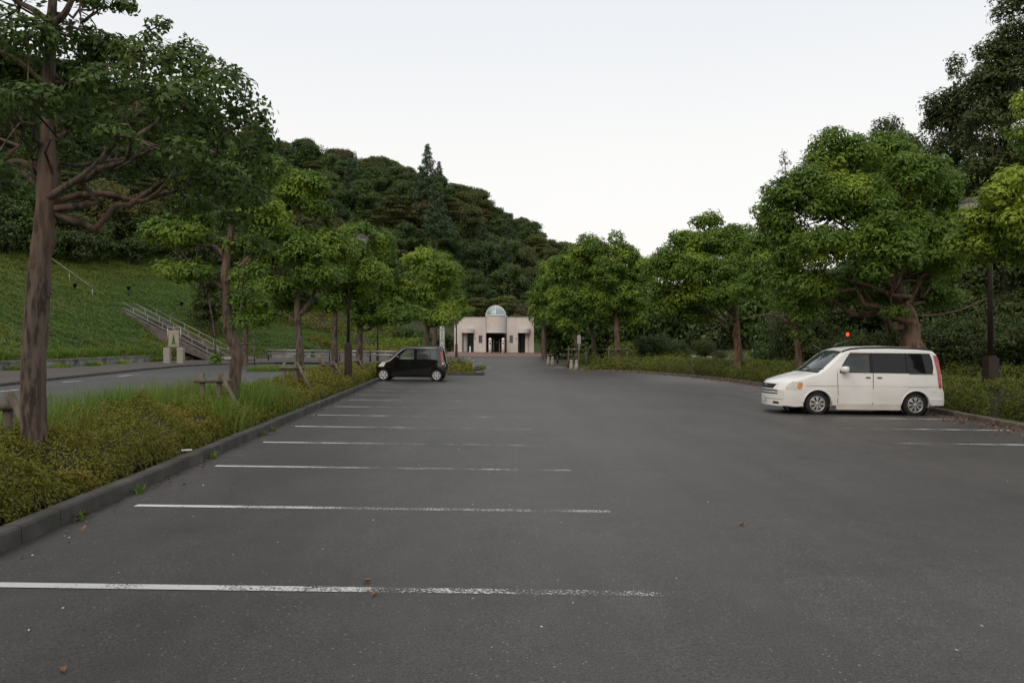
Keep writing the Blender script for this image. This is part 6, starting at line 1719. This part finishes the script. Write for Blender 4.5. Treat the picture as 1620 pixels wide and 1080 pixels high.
# nose details
V_.nose_patch('front_bumper', [(0.235, -0.745, 0.745), (0.30, -0.76, 0.76), (0.45, -0.765, 0.765), (0.60, -0.765, 0.765), (0.655, -0.755, 0.755)], 0.002, m_van, van, ny=20)
V_.nose_patch('bumper_slot', [(0.545, -0.60, 0.60), (0.575, -0.61, 0.61)], 0.008, m_seal, van)
V_.nose_patch('bumper_slot', [(0.615, -0.60, 0.60), (0.645, -0.61, 0.61)], 0.008, m_seal, van)
V_.nose_patch('grille_frame', [(0.672, -0.54, 0.54, 0.004), (0.83, -0.60, 0.60, 0.07)], 0.006, m_van, van)
gr = V_.nose_patch('grille', [(0.690, -0.44, 0.44, 0.012), (0.81, -0.52, 0.52, 0.060)], 0.013, m_seal, van)
emx = V_.warp((0.02, 0, 0.75))[0]
em = MB(); 
for (y0_, y1_, z0_, z1_) in ((-0.055, -0.035, 0.715, 0.79), (0.035, 0.055, 0.715, 0.79), (-0.035, 0.035, 0.742, 0.760)): em.box(emx - 0.012, emx + 0.02, y0_, y1_, z0_, z1_)
em.tube([(emx, 0.075*math.cos(a), 0.752 + 0.055*math.sin(a)) for a in np.linspace(0, 2*PI, 21)], 0.007, 5, caps=False)
em.build('emblem', m_chrome, gr)
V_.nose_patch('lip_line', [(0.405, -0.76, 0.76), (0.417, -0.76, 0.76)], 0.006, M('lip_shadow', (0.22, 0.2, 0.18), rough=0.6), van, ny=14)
for s_ in (-1, 1):
    V_.nose_patch('fog_lamp', [(0.285, min(s_*0.44, s_*0.66), max(s_*0.44, s_*0.66)), (0.345, min(s_*0.46, s_*0.62), max(s_*0.46, s_*0.62))], 0.003, m_seal, van, ny=4)
pl = MB().box(-0.022, -0.008, -0.165, 0.165, 0.325, 0.49).build('number_plate', m_plate, van, bevel=0.004)
MR = Matrix(((0, 0, -1, -0.024), (-1, 0, 0, 0), (0, 1, 0, 0), (0, 0, 0, 1)))
text_mesh('plate_text', '・・14', 0.115, m_platei, pl, Matrix(((0, 0, -1, -0.023), (-1, 0, 0, 0.0), (0, 1, 0, 0.38), (0, 0, 0, 1))))
text_mesh('plate_text', '300', 0.05, m_platei, pl, Matrix(((0, 0, -1, -0.023), (-1, 0, 0, 0.0), (0, 1, 0, 0.455), (0, 0, 0, 1))))
MB().tube([(1.85, -0.62, 1.76), (1.62, -0.62, 2.02), (1.35, -0.62, 2.16)][::-1][:0] or [(1.78, 0.55, 1.74), (1.55, 0.56, 1.86)], 0.006, 5).build('aerial', m_steel, van)
# inner rear-view mirror and seats are hidden by tint; a sticker sits on the screen
y0_, z0_ = V_.top_z(1.60, -0.82); p0 = V_.warp((1.60, abs(y0_), z0_))
MB().box(p0[0] - 0.03, p0[0] + 0.03, y0_ - 0.04, y0_ + 0.04, p0[2] + 0.010, p0[2] + 0.014).build('sticker', m_lens, van)
van.location = (6.93, 20.15, G1(9.2, 20.15) + 0.022)
van.rotation_euler = (0, math.atan(K), 0.0)

# ---- black kei car, nose to the left
m_blk = M('black_car_paint', (0.0035, 0.0035, 0.006), rough=0.12, spec=0.5, coat=1.0)
k = 1.06
def sc(lst): return [(a * k, b * k) for a, b in lst]
cprof = sc([(0.0, 0.55), (0.03, 0.62), (0.10, 0.74), (0.25, 0.86), (0.45, 0.95), (0.62, 1.00), (0.85, 1.19), (1.10, 1.39), (1.30, 1.51), (1.45, 1.555), (1.8, 1.59), (2.4, 1.60), (2.95, 1.585), (3.10, 1.55), (3.19, 1.42), (3.26, 1.1), (3.31, 0.86), (3.37, 0.78), (3.39, 0.5)])
cplan = [(0, 0.86), (0.08*k, 0.93), (0.3*k, 0.985), (0.7*k, 1), (2.9*k, 1), (3.25*k, 0.97), (3.39*k, 0.93)]
czb = sc([(0, 0.24), (0.3, 0.19), (3.0, 0.20), (3.39, 0.30)])
C_ = Car(1.475*k, 0.98*k, 1.59*k, 0.13*k, 0.26, cprof, cplan, czb, rc_hood=0.10, rc_roof=0.11)
car = empty('black_car', label='small black hatchback with steel wheel covers parked nose-left against the left kerb', cat='car')
bx_ = sorted(set([p[0] for p in cprof] + [0.015, 0.7*k, 0.97*k, 1.2*k, 2.1*k, 2.7*k, 3.02*k, 3.22*k]))
cb = C_.body(bx_).build('body', m_blk, car)
cw1, cw2, cr, cz = 0.50*k, 2.92*k, 0.275*k, 0.28*k
cut_wheels(cb, [(cw, cz, 0.335*k, y0_, y1_) for cw in (cw1, cw2) for y0_, y1_ in ((-1.2, -0.45), (0.45, 1.2))])
cb.data.materials.clear(); cb.data.materials.append(m_blk)
m_rim2 = M('bright_wheel_cover', (0.62, 0.62, 0.62), rough=0.35, metallic=0.25)
for s_ in (-1, 1):
    for cw in (cw1, cw2):
        MB().lathe([(0.335*k, -0.10), (0.335*k, 0.12)], 28, (cw, s_*0.58*k, cz), 'y').build('wheel_arch_liner', m_well, car)
        wheel(car, cw, s_*0.66*k, cr + 0.002, cr, 0.16, m_rim2, 6, s_)
    C_.side_patch('front_door', sc([(0.33, 0.98)]) and [(0.33*k, 0.98*k, 1.93*k), (0.6*k, 0.93*k, 1.93*k), (0.97*k, 0.90*k, 1.93*k)], 0.004, m_blk, car, s_)
    rd = C_.side_patch('rear_door', [(0.33*k, 1.95*k, 2.50*k), (0.6*k, 1.95*k, 2.72*k), (0.97*k, 1.95*k, 2.98*k)], 0.004, m_blk, car, s_)
    C_.side_patch('front_window', [(1.01*k, 1.06*k, 1.86*k), (1.2*k, 1.18*k, 1.86*k), (1.38*k, 1.40*k, 1.85*k), (1.465*k, 1.56*k, 1.84*k)], 0.006, M('clear_car_glass', (0.060, 0.080, 0.058), (0.14, 0.16, 0.12), 2.2, 0.05, spec=0.9), car, s_)
    C_.side_patch('rear_window', [(1.01*k, 2.01*k, 2.60*k), (1.25*k, 2.01*k, 2.61*k), (1.465*k, 2.01*k, 2.60*k)], 0.006, M('grey_tint_glass', (0.050, 0.052, 0.058), rough=0.04, spec=0.9), car, s_)
    C_.side_patch('quarter_window', [(1.01*k, 2.64*k, 2.90*k), (1.25*k, 2.65*k, 2.90*k), (1.45*k, 2.65*k, 2.84*k)], 0.006, M('grey_tint_glass', (0.060, 0.063, 0.066), rough=0.04, spec=0.9), car, s_)
    C_.side_patch('tail_light', [(0.86*k, 3.18*k, 3.295*k), (1.1*k, 3.14*k, 3.25*k), (1.36*k, 3.08*k, 3.19*k)], 0.010, m_tail, car, s_, nx=4, thick=0.03)
    C_.side_patch('reverse_light', [(0.80*k, 3.19*k, 3.31*k), (0.855*k, 3.18*k, 3.30*k)], 0.010, m_lens, car, s_, nx=3, thick=0.03)
    C_.side_patch('headlight', [(0.66*k, 0.06*k, 0.30*k), (0.76*k, 0.12*k, 0.36*k), (0.865*k, 0.24*k, 0.40*k)], 0.008, M('bright_headlight', (0.82, 0.81, 0.72), (0.66, 0.65, 0.58), 12, 0.1, coat=1), car, s_, nx=5)
    C_.side_patch('door_handle', [(0.885*k, 1.78*k, 1.88*k), (0.91*k, 1.78*k, 1.88*k)], 0.022, m_blk, car, s_, nx=2, thick=0.02)
    C_.side_patch('side_marker', [(0.87*k, 1.60*k, 1.64*k), (0.90*k, 1.60*k, 1.64*k)], 0.012, m_chrome, car, s_, nx=2)
    mp = C_.warp((1.02*k, C_.side(1.02*k, 1.06*k), 1.06*k))
    MB().lathe([(0, -0.07), (0.07, -0.06), (0.09, 0.0), (0.085, 0.06), (0.0, 0.07)], 14, (mp[0], s_*(mp[1] + 0.09), mp[2] + 0.03), 'x').build('wing_mirror', m_blk, car)
C_.top_patch('windscreen', 0.66*k, 1.42*k, 0.98, 0.006, m_glassf, car)
car.location = (tx(594, 36.2), 36.15, G1(tx(650, 36.2), 36.15) + 0.022)
car.rotation_euler = (0, math.atan(K), 0.0)
print('objects', len(bpy.data.objects), 'tris', sum(len(m.loops) - 2 * len(m.polygons) for m in bpy.data.meshes))
